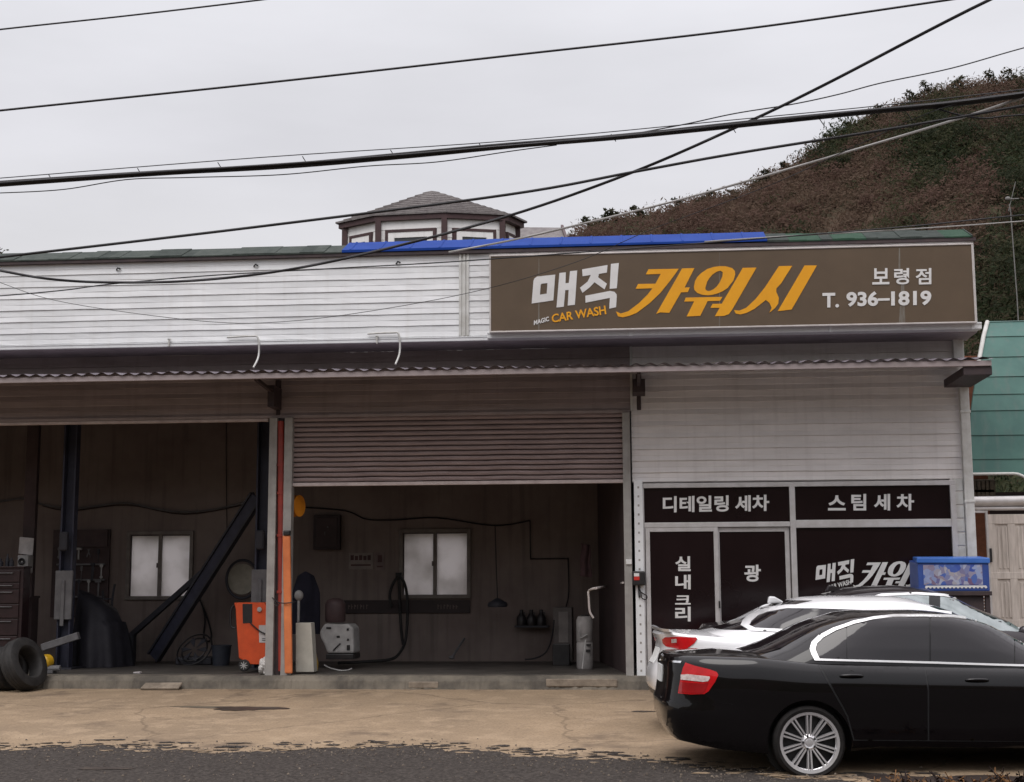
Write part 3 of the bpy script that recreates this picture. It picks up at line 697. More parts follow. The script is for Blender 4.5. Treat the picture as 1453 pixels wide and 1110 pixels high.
bushes('olive_bushes', 260, ((.045, .050, .024), (.060, .056, .030)), lambda x, y: greenness(x, y) > -.1, 170, .12, .7, 1.6)
bushes('brown_bushes', 330, ((.092, .055, .042), (.115, .071, .054)), lambda x, y: greenness(x, y) < .4, 150, .11, .6, 1.4)
# shrubs that stand out along the skyline
m = leafy(mat('shrub_leaf', (.028, .034, .016), .9, 0, (.05, .045, .028), .8, 4))
rx_s = .7
mw = mat('shrub_stem', (.04, .03, .022), .9)
rx_ = [(836, .8), (858, .9), (905, .75), (960, .75), (1003, .8), (1085, .9), (1118, .7), (1180, .8), (1212, .75), (1252, .85), (1300, .9), (1318, 1.2), (1372, .9), (1420, 1.0), (1446, 1.1), (875, .6), (1042, .7)]
for px, s in rx_:
    s *= rx_s
    q = P(px, 300, RY-1.0); zz = hill(q.x, RY-1.0)
    f = MB()
    for j in range(120):
        th = hr.random()*6.283; v = hr.random(); r = s*.95*math.sqrt(hr.random())*(1-.55*v)
        c = Vector((q.x+r*math.cos(th)+.3*math.sin(v*5+px), RY-1+r*math.sin(th), zz+.05+v*1.75*s))
        a = Vector((hr.gauss(0, 1), hr.gauss(0, 1), hr.gauss(0, .7))).normalized()*.17*hr.uniform(.5, 1.4); d = a.orthogonal().normalized()*.09
        i0 = len(f.v); f.v += [tuple(c-a), tuple(c+d), tuple(c+a), tuple(c-d)]; f.f.append((i0, i0+1, i0+2, i0+3))
    t = thing('ridge_shrub', 'small ragged shrub standing against the sky on the ridge of the hill', 'shrub', (q.x, RY-1, zz), 'shrubs along the skyline')
    f.build('crown', m, t, fix=False)
    g = MB()
    for j in range(3): g.tube([(q.x, RY-1, zz-.2), (q.x+hr.uniform(-.3, .3)*s, RY-1, zz+1.2*s)], [.05, .02], 5)
    g.build('stem', mw, t)
# unseen hill added behind the camera, to darken reflections and block low sky light
b = MB(); b.sheet(lambda u, v: (-160+u*320, -150+v*105, -.25+(17+3*math.sin(u*23)+2*math.sin(u*61+1))*min(1, (1-v)*4.6)**.7), 80, 14)
o = b.build('hill', M['hill'], smooth=180, fix=False); o['kind'] = 'structure'
# ================================================================== octagonal turret of the house behind
TY = 9.0
tc_ = P(612, 330, TY); tx = tc_.x
sc_ = 1980/29.3
Rw = (740-484)/2/sc_*.985; Re = (752-473)/2/sc_*.985
SQ = .42
zE = fz(620, 311.5, TY-Re*SQ)+.05
tur = thing('octagonal_turret', 'white octagonal turret with dark brown trim and a grey shingled cone roof behind the building', 'turret', (tx, TY, 3))
tM = mat('turret_wall', (.84, .83, .82), .6, 0, (.76, .75, .74), 2.5, streak=((.45, .42, .4), .4)); tB = mat('turret_trim', (.045, .022, .024), .6, 0, (.07, .035, .035), 5)
tR = mat('turret_roof', (.145, .13, .13), .85, 0, (.20, .185, .18), 9, 3, bump=.6, bscale=30)
A0 = math.radians(-78)
def octp(r, z, k): a = A0+math.pi/4*k; return (tx+r*math.cos(a), TY+r*SQ*math.sin(a), z)
b = MB()
for k in range(8):
    z = 4.2; 
    while z < zE:
        b.add([octp(Rw+.012, z, k), octp(Rw+.012, z, k+1), octp(Rw, z+.2, k+1), octp(Rw, z+.2, k)], [(0, 1, 2, 3)]); z += .205
b.build('wall', tM, tur, fix=False)
b = MB()
for k in range(8):
    p = Vector(octp(Rw+.02, 4.2, k)); b.box(p.x-.06, p.x+.06, p.y-.06, p.y+.06, 4.2, zE)
b.build('corner_post', tB, tur)
b = MB()
for k in range(8):
    i, o_ = Rw-.3, Re
    b.hexa([octp(i, zE-.01, k), octp(o_, zE-.015, k), octp(o_, zE-.015, k+1), octp(i, zE-.01, k+1), octp(i, zE+.14, k), octp(o_, zE+.10, k), octp(o_, zE+.10, k+1), octp(i, zE+.14, k+1)])
b.build('eave', tB, tur)
zA = fz(611, 271, TY)
b = MB(); rows_ = 12
for k in range(8):
    for j in range(rows_):
        f0, f1 = j/rows_, (j+1)/rows_
        r0, r1 = (Re+.05)*(1-f0)+.02, (Re+.05)*(1-f1)+.02; za, zb_ = zE+.115+(zA-zE-.115)*f0, zE+.10+(zA-zE-.10)*f1
        b.add([octp(r0, za+.02, k), octp(r0, za+.02, k+1), octp(r1, zb_, k+1), octp(r1, zb_, k)], [(0, 1, 2, 3)])
        b.add([octp(r0, za+.02, k), octp(r0, za+.02, k+1), octp(r0, za-.02, k+1), octp(r0, za-.02, k)], [(0, 1, 2, 3)])
b.build('roof', tR, tur, fix=False)
gl = mat('turret_glass', (.05, .055, .06), .12)
for k in range(8):
    a = Vector(octp(Rw, 0, k)); c = Vector(octp(Rw, 0, k+1)); mid = (a+c)/2; d = (c-a).normalized(); nrm = Vector((mid.x-tx, mid.y-TY, 0)).normalized()
    if nrm.y > .3: continue
    wz = zE-.27; hw = min(.56, (c-a).length/2-.22)
    if hw < .1: continue
    def fb(b, u0, u1, z0, z1, t0, t1):
        pts = [mid+d*u0+nrm*t0, mid+d*u1+nrm*t0, mid+d*u1+nrm*t1, mid+d*u0+nrm*t1]
        b.hexa([(p.x, p.y, z0) for p in pts]+[(p.x, p.y, z1) for p in pts])
    w = MB()
    fb(w, -hw-.06, hw+.06, wz, wz+.06, -.02, .05); fb(w, -hw-.06, -hw, 4.6, wz, -.02, .05); fb(w, hw, hw+.06, 4.6, wz, -.02, .05)
    wo = w.build('window', tB, tur)
    w = MB(); fb(w, -hw, hw, wz-.12, wz, -.02, .04); fb(w, -hw, -hw+.13, 4.6, wz-.12, -.02, .04); fb(w, hw-.13, hw, 4.6, wz-.12, -.02, .04); w.build('sash', tM, wo)
    w = MB(); fb(w, -hw+.13, hw-.13, 4.6, wz-.12, -.02, .015); w.build('pane', gl, wo)
# low grey roof beside it
hY = 11.0
hs = thing('low_house', 'low grey roofed house end showing just right of the octagonal turret', 'house', (P(790, 340, hY).x, hY, 4))
pa, pb_, pc = P(700, 347, hY), P(806, 345, hY), P(803, 321.5, hY+1.5)
b = MB(); b.add([(pa.x, hY, pa.z-.02), (pb_.x, hY, pa.z-.02), (pc.x-.1, hY+1.6, pc.z), (pa.x, hY+1.6, pc.z+.06), (pa.x, hY, pa.z-.12), (pb_.x, hY, pa.z-.12), (pc.x-.1, hY+1.6, pc.z-.12), (pa.x, hY+1.6, pc.z-.1)],
                 [(0, 1, 2, 3), (4, 5, 6, 7), (0, 1, 5, 4), (1, 2, 6, 5), (2, 3, 7, 6)]); b.build('roof', tR, hs)
b = MB(); b.bar((pb_.x, hY-.02, pa.z-.06), (pc.x-.1, hY+1.6, pc.z), .06, .14); b.build('barge_board', tB, hs)
b = MB(); b.box(pa.x, pb_.x-.15, hY+.15, hY+3, 0, pa.z-.13); b.build('wall', tM, hs)
# ================================================================== pole on the hillside
gm_pole = mat('pole_grey', (.20, .195, .185), .7, 0, (.13, .125, .12), 6)
q = P(1440, 330, 26); up_ = thing('utility_pole', 'thin pale leaning pole with a crossbar standing on the green hillside at the right', 'utility pole', (q.x, 26, hill(q.x, 26)))
b = MB(); a0 = P(1443, 420, 26); a1 = P(1434, 300, 26); a2 = P(1441, 258, 26)
b.tube([(a0.x, 26, hill(a0.x, 26)-.3), a0, a1, P(1432, 290, 26)], .018, 6); b.build('pole', gm_pole, up_)
b = MB(); b.tube([P(1427, 283, 26), P(1446, 282, 26)], .022, 6); b.tube([P(1431, 300, 26), a2], .012, 6); b.ell(P(1430, 282, 26), (.09, .06, .07)); b.build('crossbar', gm_pole, up_)
# ================================================================== teal vaulted shed at the right with gate and fence
VY = 1.5
vs_ = thing('vaulted_shed', 'teal sheet clad vaulted shed with white edge trim beside the right end of the building', 'shed', (8, VY, 0))
TM = mat('teal_sheet', (.085, .175, .152), .6, 0, (.062, .132, .118), 1.6, 5, bump=.1, bscale=2, streak=((.13, .16, .15), .6), spec=.25)
vm = [(673, 0.0), (652, .03), (618, .10), (583, .20), (560, .30), (535, .42), (507, .62), (478, .85), (457, 1.1), (455.5, 1.6)]
lx = {673: 1377, 652: 1375.5, 618: 1376, 583: 1378, 560: 1381, 535: 1385, 507: 1391, 478: 1396.5, 457: 1402, 455.5: 1404}
b = MB(); XE = 16.0; prof = []
for py, dy in vm:
    l = P(lx[py], py, VY+dy); prof.append(l)
n = 24
def vpt(l, i, dz=0, dy=0): return (l.x+(XE-l.x)*i/n, l.y+dy, l.z+dz)
for j in range(len(prof)-1):
    a, c = prof[j], prof[j+1]
    for i in range(n):
        b.add([vpt(a, i, .0, -.012), vpt(a, i+1, .0, -.012), vpt(c, i+1, -.006), vpt(c, i, -.006)], [(0, 1, 2, 3)])
    b.add([vpt(a, 0, 0, -.012), vpt(c, 0, -.006), vpt(c, 0, -.006, .06), vpt(a, 0, 0, .06)], [(0, 1, 2, 3)])
    b.add([vpt(a, 0, 0, -.012), vpt(a, n, 0, -.012), vpt(a, n, -.004, .02), vpt(a, 0, -.004, .02)], [(0, 1, 2, 3)])
# skirt that curves down at the right of the opening
xo = P(1437, 672, VY).x; z0 = prof[0].z
arc = [(P(1378, 672, VY).x, z0-.001)] + [(xo+.26*math.sin(t*math.pi/2/6), z0-.26+.26*math.cos(t*math.pi/2/6)) for t in range(7)]
b.prism([[(xo+.26*math.sin(t*math.pi/12), VY-.012, z0-.26+.26*math.cos(t*math.pi/12)) for t in range(7)] + [(xo+.26, VY-.012, .1), (XE, VY-.012, .1), (XE, VY-.012, z0-.001)]], (0, .04, 0))
b.build('cladding', TM, vs_, fix=False)
b = MB(); b.tube([(x, VY-.03, z) for x, z in arc]+[(xo+.26, VY-.03, .3)], .022, 8); b.build('edge_trim', M['trim'], vs_, smooth=60)
b = MB(); b.tube([Vector(vpt(l, 0))+Vector((-.015, -.02, 0)) for l in prof[5:9]], .035, 8)
b.build('edge_trim', M['trim'], vs_, smooth=60)
b = MB(); b.box(P(1379, 700, 4).x-1, XE, 4.0, 4.1, 0, 3.0); b.build('back_wall', M['inside_dark'], vs_)
# brick pier glimpsed between
q = P(1383, 560, 2.4); b = MB(); b.box(q.x-.5, q.x+.14, 2.4, 3.2, 0, fz(1383, 505, 2.4))
br = mat('brick', (.30, .12, .07), .9, 0, (.20, .085, .055), 9); tag(b.build('brick_pier', br), 'narrow red brick pier between the building corner and the teal shed', 'pier')
# pipe rail, lattice panel, panelled gate
GY = .9
b = MB(); b.tube([P(1374, 712, GY), P(1520, 710, GY)], .075, 14); b.tube([P(1374, 722, GY), P(1520, 721, GY)], .03, 10)
tag(b.build('pipe_rail', M['aluminium'], smooth=60), 'thick grey horizontal pipe above the pale gate', 'pipe')
lt = thing('lattice_panel', 'narrow wire lattice panel in a grey frame left of the pale gate', 'fence panel', (P(1390, 760, GY).x, GY, 0))
x0, x1 = fx(1381, 770, GY), fx(1400, 770, GY); zt_, zb_ = fz(1390, 728, GY), .1
b = MB()
for i in range(-60, 30):
    for sgn in (1, -1):
        a = Vector((x0, GY, zb_+i*.045)); c = Vector((x1, GY, zb_+i*.045+sgn*(x1-x0)))
        if a.z > zb_-.2 and max(a.z, c.z) < zt_ and min(a.z, c.z) > zb_: b.tube([a, c], .006, 4)
b.build('mesh', M['aluminium'], lt)
b = MB(); b.box(x0-.03, x0, GY-.03, GY+.03, 0, zt_+.03); b.box(x1, x1+.03, GY-.03, GY+.03, 0, zt_+.03); b.box(x0, x1, GY-.03, GY+.03, zt_, zt_+.03); b.build('frame', M['aluminium'], lt, bevel=.004)
gt = thing('panelled_gate', 'weathered pale panelled gate door under the grey pipe rail at the right edge', 'gate', (P(1430, 800, GY).x, GY, 0))
GM = mat('gate_paint', (.62, .56, .51), .7, 0, (.46, .41, .37), 7, 6, stretch=(4, 1, .5), streak=((.22, .18, .15), .5))
gx0, gx1 = fx(1402, 770, GY), fx(1402, 770, GY)+.95; gzt = fz(1425, 730, GY)
b = MB(); b.box(gx0, gx1, GY, GY+.04, .05, gzt); b.build('door_leaf', GM, gt)
b = MB()
for zz0, zz1 in ((gzt-.14, gzt), (1.55, 1.65), (.85, .97), (.05, .2)): b.box(gx0, gx1, GY-.022, GY, zz0, zz1)
for k in range(4): x = gx0+k*(gx1-gx0-.11)/3; b.box(x, x+.11, GY-.02, GY-.001, .2, gzt-.14)
for k in range(3):
    x = gx0+.11+k*(gx1-gx0-.11)/3+.03
    for m_ in range(3): b.box(x+m_*.055, x+m_*.055+.03, GY-.012, GY-.001, 1.70, gzt-.18); b.box(x+m_*.055, x+m_*.055+.03, GY-.012, GY-.001, 1.0, 1.50)
b.build('panel_moulding', GM, gt, bevel=.006)
b = MB(); q = P(1406, 788, GY-.04); b.box(q.x-.015, q.x+.015, GY-.06, GY-.02, q.z-.1, q.z+.1); b.build('handle', M['black_plastic'], gt, bevel=.005)
# log pile / blocks behind the rail
b = MB()
for i in range(5):
    for j in range(2):
        q = P(1381+i*6, 690+j*13, 2.2); b.box(q.x-.06, q.x+.06, 2.1, 2.6, q.z-.12, q.z+.1)
tag(b.build('block_stack', mat('block', (.19, .155, .12), .9, 0, (.10, .085, .07), 6), bevel=.02), 'stack of brown blocks in the dark opening under the teal shed', 'block stack')
# bush tips on the far left skyline
q = P(-6, 360, 60); f = MB()
for j in range(160):
    c = Vector((q.x+hr.gauss(0, .35), 60+hr.gauss(0, .3), q.z-1+hr.random()*1.25)); a = Vector((hr.gauss(0, 1), hr.gauss(0, 1), hr.gauss(0, 1))).normalized()*.14; d = a.orthogonal().normalized()*.07
    i0 = len(f.v); f.v += [tuple(c-a), tuple(c+d), tuple(c+a), tuple(c-d)]; f.f.append((i0, i0+1, i0+2, i0+3))
t = thing('distant_tree', 'tip of a distant tree peeping over the roof edge at the far left', 'tree', (q.x, 60, 0)); f.build('crown', m, t, fix=False)
g = MB(); g.tube([(q.x, 60, 0), (q.x, 60, q.z)], [.2, .05], 8); g.build('trunk', mw, t)
# ================================================================== overhead cables
def cable(label, pts, r, m='cable', Y=-5.0, k=8, extra=None, grp='overhead cables'):
    p3 = smooth_path([P(q[0], q[1], q[2] if len(q) > 2 else Y) for q in pts], k)
    if not 0 <= pts[0][0] <= 1453 or pts[0][1] < 0: p3.insert(0, p3[0]+(p3[0]-p3[1]).normalized()*18)
    if not 0 <= pts[-1][0] <= 1453 or pts[-1][1] < 0: p3.append(p3[-1]+(p3[-1]-p3[-2]).normalized()*18)
    b = MB(); b.tube(p3, r, 6)
    if extra: extra(b)
    return tag(b.build('overhead_cable', M[m], smooth=60), label, 'cable', grp)
cable('highest thin black cable crossing the top left corner of the sky', [(-200, 66), (0, 42), (185, 22), (370, 0), (560, -24)], .010)
cable('thin black cable crossing the whole sky above the thick bundle', [(-200, 179), (0, 157), (365, 119), (723, 79), (1050, 42), (1346, 0), (1600, -38)], .013)
def bundle_extra(b):
    rb = random.Random(4)
    for s in range(6):
        off = [(-1.6, -1.2), (1.6, .2), (0, 1.9), (-.5, -3.0), (.6, 2.9), (.2, .5)][s]
        pts = []
        for (x, y) in [(-1400, 372), (-200, 276), (0, 261), (200, 247.5), (400, 235), (560, 222), (723, 207), (880, 194), (1044, 177), (1225, 159), (1340, 148), (1453, 134), (1650, 108), (2800, -60)]:
            pts.append(P(x, y+off[1]*.62+rb.uniform(-1, 1), -5+off[0]*.02))
        b.tube(smooth_path(pts, 6), .016+.004*(s % 3), 6)
    b.tube(smooth_path([P(x, y, -5) for x, y in [(-200, 268), (0, 253), (365, 224), (723, 200), (1044, 170), (1250, 150), (1453, 127), (1650, 104)]], 6), .006, 5)
    for x in (72, 198, 312, 432, 557, 683, 870, 1040, 1166, 1290): 
        y = 261-(x*.0735); b.tube([P(x-3, y-8+x*.0016, -5), P(x+4, y+4, -5)], .005, 4)
cable('thick black bundle of several cables with a thin carrier wire, spanning the whole sky', [(-200, 276), (0, 262), (200, 248), (400, 235.5), (723, 207.5), (1044, 177), (1225, 160), (1453, 134), (1650, 108)], .022, extra=bundle_extra)
cable('thin wavy wire hanging loosely just under the thick bundle', [(-60, 275), (0, 274), (90, 269), (180, 255), (270, 252), (400, 248), (520, 236), (620, 230), (723, 215), (790, 206)], .006)
cable('thin wire leaving the bundle and rising to the upper right above the hill', [(900, 190), (974, 176), (1044, 161), (1125, 148), (1190, 134), (1250, 118), (1350, 97), (1453, 68), (1600, 30)], .007)
cable('black cable passing in front of the turret roof from lower left to upper right', [(-200, 388), (0, 365), (365, 322), (723, 276), (900, 244), (1044, 218), (1276, 181), (1453, 150), (1650, 116)], .016)
cable('thick black cable dropping steeply from the top right and swooping over the white siding', [(1560, -66), (1404, 0, -6), (1165, 123, -5.2), (1044, 181, -4.8), (894, 246, -4.2), (723, 306, -3.4), (532, 357, -2.6), (402, 384, -2.1), (280, 398, -1.8), (169, 401, -1.6), (80, 397, -1.5), (0, 384, -1.4), (-150, 352, -1.3)], .019)
cable('pale grey cable running down from the right edge to the blue roof sheet', [(1600, 88), (1453, 138, -5), (1346, 173, -4.4), (1150, 231, -3.4), (974, 281, -2.5), (813, 321, -1.7), (721, 342, -1.2), (637, 358, -.85)], .015, 'grey_cable')
cable('thin black line running low along the top of the sign and across the siding', [(1650, 288, -2), (1453, 305, -2), (1294, 321, -1.9), (1088, 338, -1.7), (900, 352.5, -1.5), (650, 371, -1.3), (482, 380.6, -1.2), (300, 391, -1.2), (160, 403, -1.2), (90, 412, -1.2), (0, 420, -1.2), (-120, 428, -1.2)], .009)
cable('thin pale wire running just above the right end of the sign', [(1650, 298, -2), (1453, 314, -2), (1294, 325, -1.9), (1088, 337, -1.5), (1000, 343, -1.1)], .009, 'grey_cable')
cable('very thin wire sagging deeply across the white siding and the brown sign', [(1420, 130, -5), (1316, 161, -5), (1200, 214, -4.6), (1085, 266, -4), (924, 326, -3), (820, 371, -2.4), (694, 409, -1.8), (554, 437, -1.5), (410, 456, -1.3), (289, 456, -1.3), (96, 430, -1.3), (0, 401, -1.3), (-120, 352, -1.3)], .0045)
cable('short black loop of wire hanging below the bundle near the right edge', [(1290, 152), (1326, 154), (1360, 163), (1396, 168), (1425, 165), (1453, 163), (1600, 150)], .010)
# ================================================================== cars
def interp(tab, x):
    if x <= tab[0][0]: return tab[0][1]
    for (a, va), (c, vc) in zip(tab, tab[1:]):
        if x <= c:
            t = (x-a)/(c-a); t = t*t*(3-2*t)*.5+t*.5; return va+(vc-va)*t
    return tab[-1][1]
M['tyre'] = mat('tyre', (.013, .012, .012), .8, 0, (.022, .02, .019), 14, bump=.15)
M['rim'] = mat('rim', (.74, .73, .74), .28, .6, (.64, .63, .64), 8, coat=.7)
M['rim_dark'] = mat('rim_dark', (.02, .02, .021), .5)
M['tail_red'] = mat('tail_red', (.58, .010, .014), .12, 0, (.45, .007, .010), 12, coat=.4, spec=.3)
M['tail_dark'] = mat('tail_dark', (.26, .005, .008), .15, 0, (.36, .006, .010), 9, coat=.8)
M['tail_clear'] = mat('tail_clear', (.72, .62, .60), .15, 0, (.5, .40, .38), 30, coat=.8)
M['plate'] = mat('plate', (.75, .76, .75), .4, 0, (.68, .69, .68), 8)
M['bright_trim'] = mat('bright_trim', (.80, .80, .80), .3, .45, (.74, .74, .74), 8)
M['seal'] = mat('seal', (.010, .010, .011), .5)
class Car:
    def __init__(s, name, label, Y, anchor, phi, zg, S, paint, group=None, roll=0.0):
        A = P(anchor[0], anchor[1], Y); s.S = S; s.paint = paint
        s.root = thing(name, label, 'car', (A.x, A.y, zg), group)
        # local frame: x forward, y to the far side (0 at the near flank), z up
        s.T = Matrix.Translation((A.x, A.y, zg)) @ Matrix.Rotation(phi, 4, 'Z') @ Matrix.Rotation(roll, 4, 'Y')
        s.W = S['w']
        bpy.context.view_layer.update()
        s.make()
    def w(s, x, y, z): return s.T @ Vector((x, y+s.W, z))       # y measured from the centre line
    def ring_pts(s, xr, xf, w, nx, N):
        out = []; xc = (xr+xf)/2; hl = (xf-xr)/2
        for k in range(N):
            a = 2*math.pi*k/N; c = math.cos(a); q = math.sin(a)
            out.append((xc+hl*math.copysign(abs(c)**(2/nx), c), w*math.copysign(abs(q)**(2/nx), q)))
        return out
    def loft(s, rings, N, nx, zf, cap_top, cap_bot, crown=None):
        """rings: (t, xr, xf, w); zf(x, t) height"""
        b = MB(); vs = []
        for t, xr, xf, w in rings:
            vs += [(x, y, zf(x, t)) for x, y in s.ring_pts(xr, xf, w, nx, N)]
        n = len(rings); fs = [(j*N+k, j*N+(k+1) % N, (j+1)*N+(k+1) % N, (j+1)*N+k) for j in range(n-1) for k in range(N)]
        t, xr, xf, w = rings[-1]; last = (n-1)*N; xc = (xr+xf)/2
        if cap_top:
            top = s.ring_pts(xr, xf, w, nx, N)
            for q in (.93, .8, .6, .4, .2):
                o = len(vs)
                for x, y in top:
                    xx = xc+(x-xc)*q; yy = y*q
                    vs.append((xx, yy, crown(xx, yy, q)))
                fs += [(last+k, last+(k+1) % N, o+(k+1) % N, o+k) for k in range(N)]; last = o
            fs.append(tuple(last+k for k in range(N)))
        if cap_bot: fs.append(tuple(range(N))[::-1])
        b.v = [tuple(s.w(*v)) for v in vs]; b.f = fs; return b
    def make(s):
        S = s.S; zb = lambda x: interp(S['zb'], x); zd = lambda x: interp(S['zd'], x)
        N = 168
        low = s.loft(S['rings'], N, S.get('nx', 4.2), lambda x, t: zb(x)+(zd(x)-zb(x))*t, True, True,
                     lambda x, y, q: zd(x)+S['crown']*(1-(abs(y)/s.W)**2)*min(1, (1-q)*5+.0))
        s.body = low.build('body', s.paint, None)
        # wheel arches
        cut = MB()
        for wx in S['wheels']:
            for sg in (-1, 1):
                cut.lathe([(S['arch'], -.16), (S['arch'], .16)], s.w(wx, sg*(s.W-.10), S['wr']), s.T.to_3x3() @ Vector((0, 1, 0)), 48)
        co = cut.build('cutter', None)
        md = s.body.modifiers.new('arch', 'BOOLEAN'); md.object = co; md.operation = 'DIFFERENCE'; md.solver = 'EXACT'
        dg = bpy.context.evaluated_depsgraph_get(); dg.update()
        me = bpy.data.meshes.new_from_object(s.body.evaluated_get(dg))
        s.body.modifiers.clear(); old = s.body.data; s.body.data = me; bpy.data.objects.remove(co)
        me.shade_smooth(); me.set_sharp_from_angle(angle=math.radians(38)); me.materials.clear(); me.materials.append(s.paint)
        attach(s.body, s.root)
        zt = lambda x: interp(S['zroof'], x)
        gh = s.loft(S['gh'], N, S.get('gx', 3.6), lambda x, t: (zd(x)-.035)*(1-t)+zt(x)*t, True, False,
                    lambda x, y, q: zt(x)+S['rcrown']*(1-(abs(y)/.75)**2)*min(1, (1-q)*4))
        s.cabin = gh.build('roof', s.paint, s.root, smooth=50)
        s.bvh = []; s.geo = []
        for o in (s.body, s.cabin):
            mw_ = wm(o); me = o.data
            s.geo.append(([mw_ @ v.co for v in me.vertices], [(mw_.to_3x3() @ v.normal).normalized() for v in me.vertices], [tuple(p.vertices) for p in me.polygons]))
            s.bvh.append(BVHTree.FromPolygons([mw_ @ v.co for v in me.vertices], [tuple(p.vertices) for p in me.polygons]))
        for wx in S['wheels']:
            for sg in (-1, 1): s.wheel(wx, sg)
        for wx in S['wheels']:
            for sg in (-1, 1):
                b = MB(); b.lathe([(S['arch']-.004, -.11), (S['arch']-.004, .02)], s.w(wx, sg*(s.W-.25), S['wr']), s.T.to_3x3() @ Vector((0, sg, 0)), 32)
                b.build('wheel_well', M['seal'], s.root)
    def hit(s, o, d, only=None):
        best = None
        for i, t in enumerate(s.bvh):
            if only is not None and i != only: continue
            r = t.ray_cast(o, d)
            if r[0] is not None and (best is None or r[3] < best[3]): best = r; s.last = i
        return best
    def smooth_normal(s, h, O):
        ms, ns, ps = s.geo[s.last]; f = ps[h[2]]; acc = Vector((0, 0, 0))
        for i in f: acc += ns[i]/((ms[i]-h[0]).length_squared+1e-5)
        return acc.normalized() if acc.length > 1e-6 else h[1]
    def wheel(s, wx, sg):
        S = s.S; ax = s.T.to_3x3() @ Vector((0, sg, 0)); c = s.w(wx, sg*(s.W-.125), S['wr']); R = S['wr']; r = S['rim']
        t = MB(); t.lathe([(r-.01, -.10), (r+.03, -.105), (R-.035, -.11), (R-.008, -.085), (R, -.05), (R, .05), (R-.008, .085), (R-.035, .108), (r+.03, .112), (r+.005, .105), (r-.004, .09)], c, ax, 56, cap=False)
        wo = t.build('wheel', M['tyre'], s.root, smooth=40)
        d = MB(); d.lathe([(r-.004, -.09), (r-.004, .02), (.0001, .02)], c, ax, 48, cap=False); d.build('barrel', M['rim_dark'], wo, smooth=40)
        m = MB(); m.lathe([(r-.028, .085), (r-.022, .098), (r+.002, .102), (r+.006, .094), (r-.006, .08), (r-.03, .06)], c, ax, 64, cap=False)
        x = (s.T.to_3x3() @ Vector((1, 0, 0))).normalized(); u = ax.cross(x).normalized()
        n = S.get('spokes', 10)
        for k in range(n):
            a = math.pi/2+2*math.pi*k/n; dr = x*math.cos(a)+u*math.sin(a); tg = dr.cross(ax)
            def q(rr, tt, h): return c+dr*rr+tg*tt+ax*h
            w0, w1 = (.009, .016) if S.get('twin') else (.017, .042)
            for off in ((-1, 1) if S.get('twin') else (0,)):
                z = off*.011
                m.hexa([q(.05, -w0+z, .03), q(.05, w0+z, .03), q(r-.015, w1*.75+z*1.6, .06), q(r-.015, -w1*.75+z*1.6, .06), q(.05, -w0*.7+z, .078), q(.05, w0*.7+z, .078), q(r-.015, w1*.45+z*1.6, .096), q(r-.015, -w1*.45+z*1.6, .096)])
        m.lathe([(.075, .03), (.072, .07), (.05, .085), (.034, .080), (.030, .088), (.0001, .09)], c, ax, 28, cap=False)
        ro = m.build('rim', M['rim'], wo, smooth=35)
        h = MB()
        for k in range(5):
            a = math.pi/2+.3+2*math.pi*k/5; h.lathe([(.012, .076), (.010, .090), (.0001, .0905)], c+x*.056*math.cos(a)+u*.056*math.sin(a), ax, 8, cap=False)
        h.build('hub_nuts', M['rim_dark'], wo)
    def patch(s, name, loops, m, parent=None, view='cam', eps=.004, thick=.012, step=None, only=None, mirror=False, smooth=30, bevel=0):
        """a panel laid on the bodywork. loops: outer (and holes) in photo pixels (view 'cam'), in local (x, z) ('side') or (y, z) ('rear')"""
        flat = [Vector(p) for lp in loops for p in lp]; ed = []; o = 0; fcs = []
        for lp in loops:
            k = len(lp); ed += [(o+i, o+(i+1) % k) for i in range(k)]; o += k
        xs = [p.x for p in flat]; ys = [p.y for p in flat]
        st = step or (max(max(xs)-min(xs), max(ys)-min(ys))/22)
        def inside(x, y):
            r = False
            for lp in loops:
                j = len(lp)-1
                for i in range(len(lp)):
                    xi, yi = lp[i]; xj, yj = lp[j]
                    if (yi > y) != (yj > y) and x < (xj-xi)*(y-yi)/(yj-yi)+xi: r = not r
                    j = i
            return r
        # refine borders
        fl = []; ed = []
        for lp in loops:
            pts = []
            for i in range(len(lp)):
                a = Vector(lp[i]); c = Vector(lp[(i+1) % len(lp)]); k = max(1, int((c-a).length/st+.5))
                pts += [a.lerp(c, j/k) for j in range(k)]
            o = len(fl); fl += pts; ed += [(o+i, o+(i+1) % len(pts)) for i in range(len(pts))]
        nb = len(fl)
        x = min(xs)+st/2; row = 0
        while x < max(xs):
            y = min(ys)+st/2*(1+row % 2*.5)
            while y < max(ys):
                if inside(x, y) and min((Vector((x, y))-p).length for p in fl[:nb]) > st*.45: fl.append(Vector((x, y)))
                y += st
            x += st; row += 1
        r = delaunay_2d_cdt(fl, ed, [], 0, 1e-6)
        vv, tris = r[0], r[2]
        pos = []; R3 = s.T.to_3x3()
        for p in vv:
            if view == 'cam': O, D = CAM, ray(p.x, p.y).normalized()
            elif view == 'side': O, D = s.w(p.x, -s.W-1, p.y), R3 @ Vector((0, 1, 0))
            elif view == 'rear': O, D = s.w(-1.5, p.x, p.y), R3 @ Vector((1, 0, 0))
            elif view == 'front': O, D = s.w(7, p.x, p.y), R3 @ Vector((-1, 0, 0))
            h = s.hit(O, D, only)
            if h is None: pos.append(None); continue
            nrm = s.smooth_normal(h, O)
            if nrm.dot(D) > 0: nrm = -nrm
            pos.append(h[0]+nrm*eps)
        keep = []
        for t in tris:
            c = sum((vv[i] for i in t), Vector((0, 0)))/len(t)
            if inside(c.x, c.y) and all(pos[i] is not None for i in t): keep.append(tuple(t))
        if not keep: print('EMPTY PATCH', name); return None
        miss = sum(1 for p in pos if p is None)
        if miss: print('patch', name, 'missed', miss, 'of', len(pos))
        pos = [p or Vector((0, 0, 0)) for p in pos]
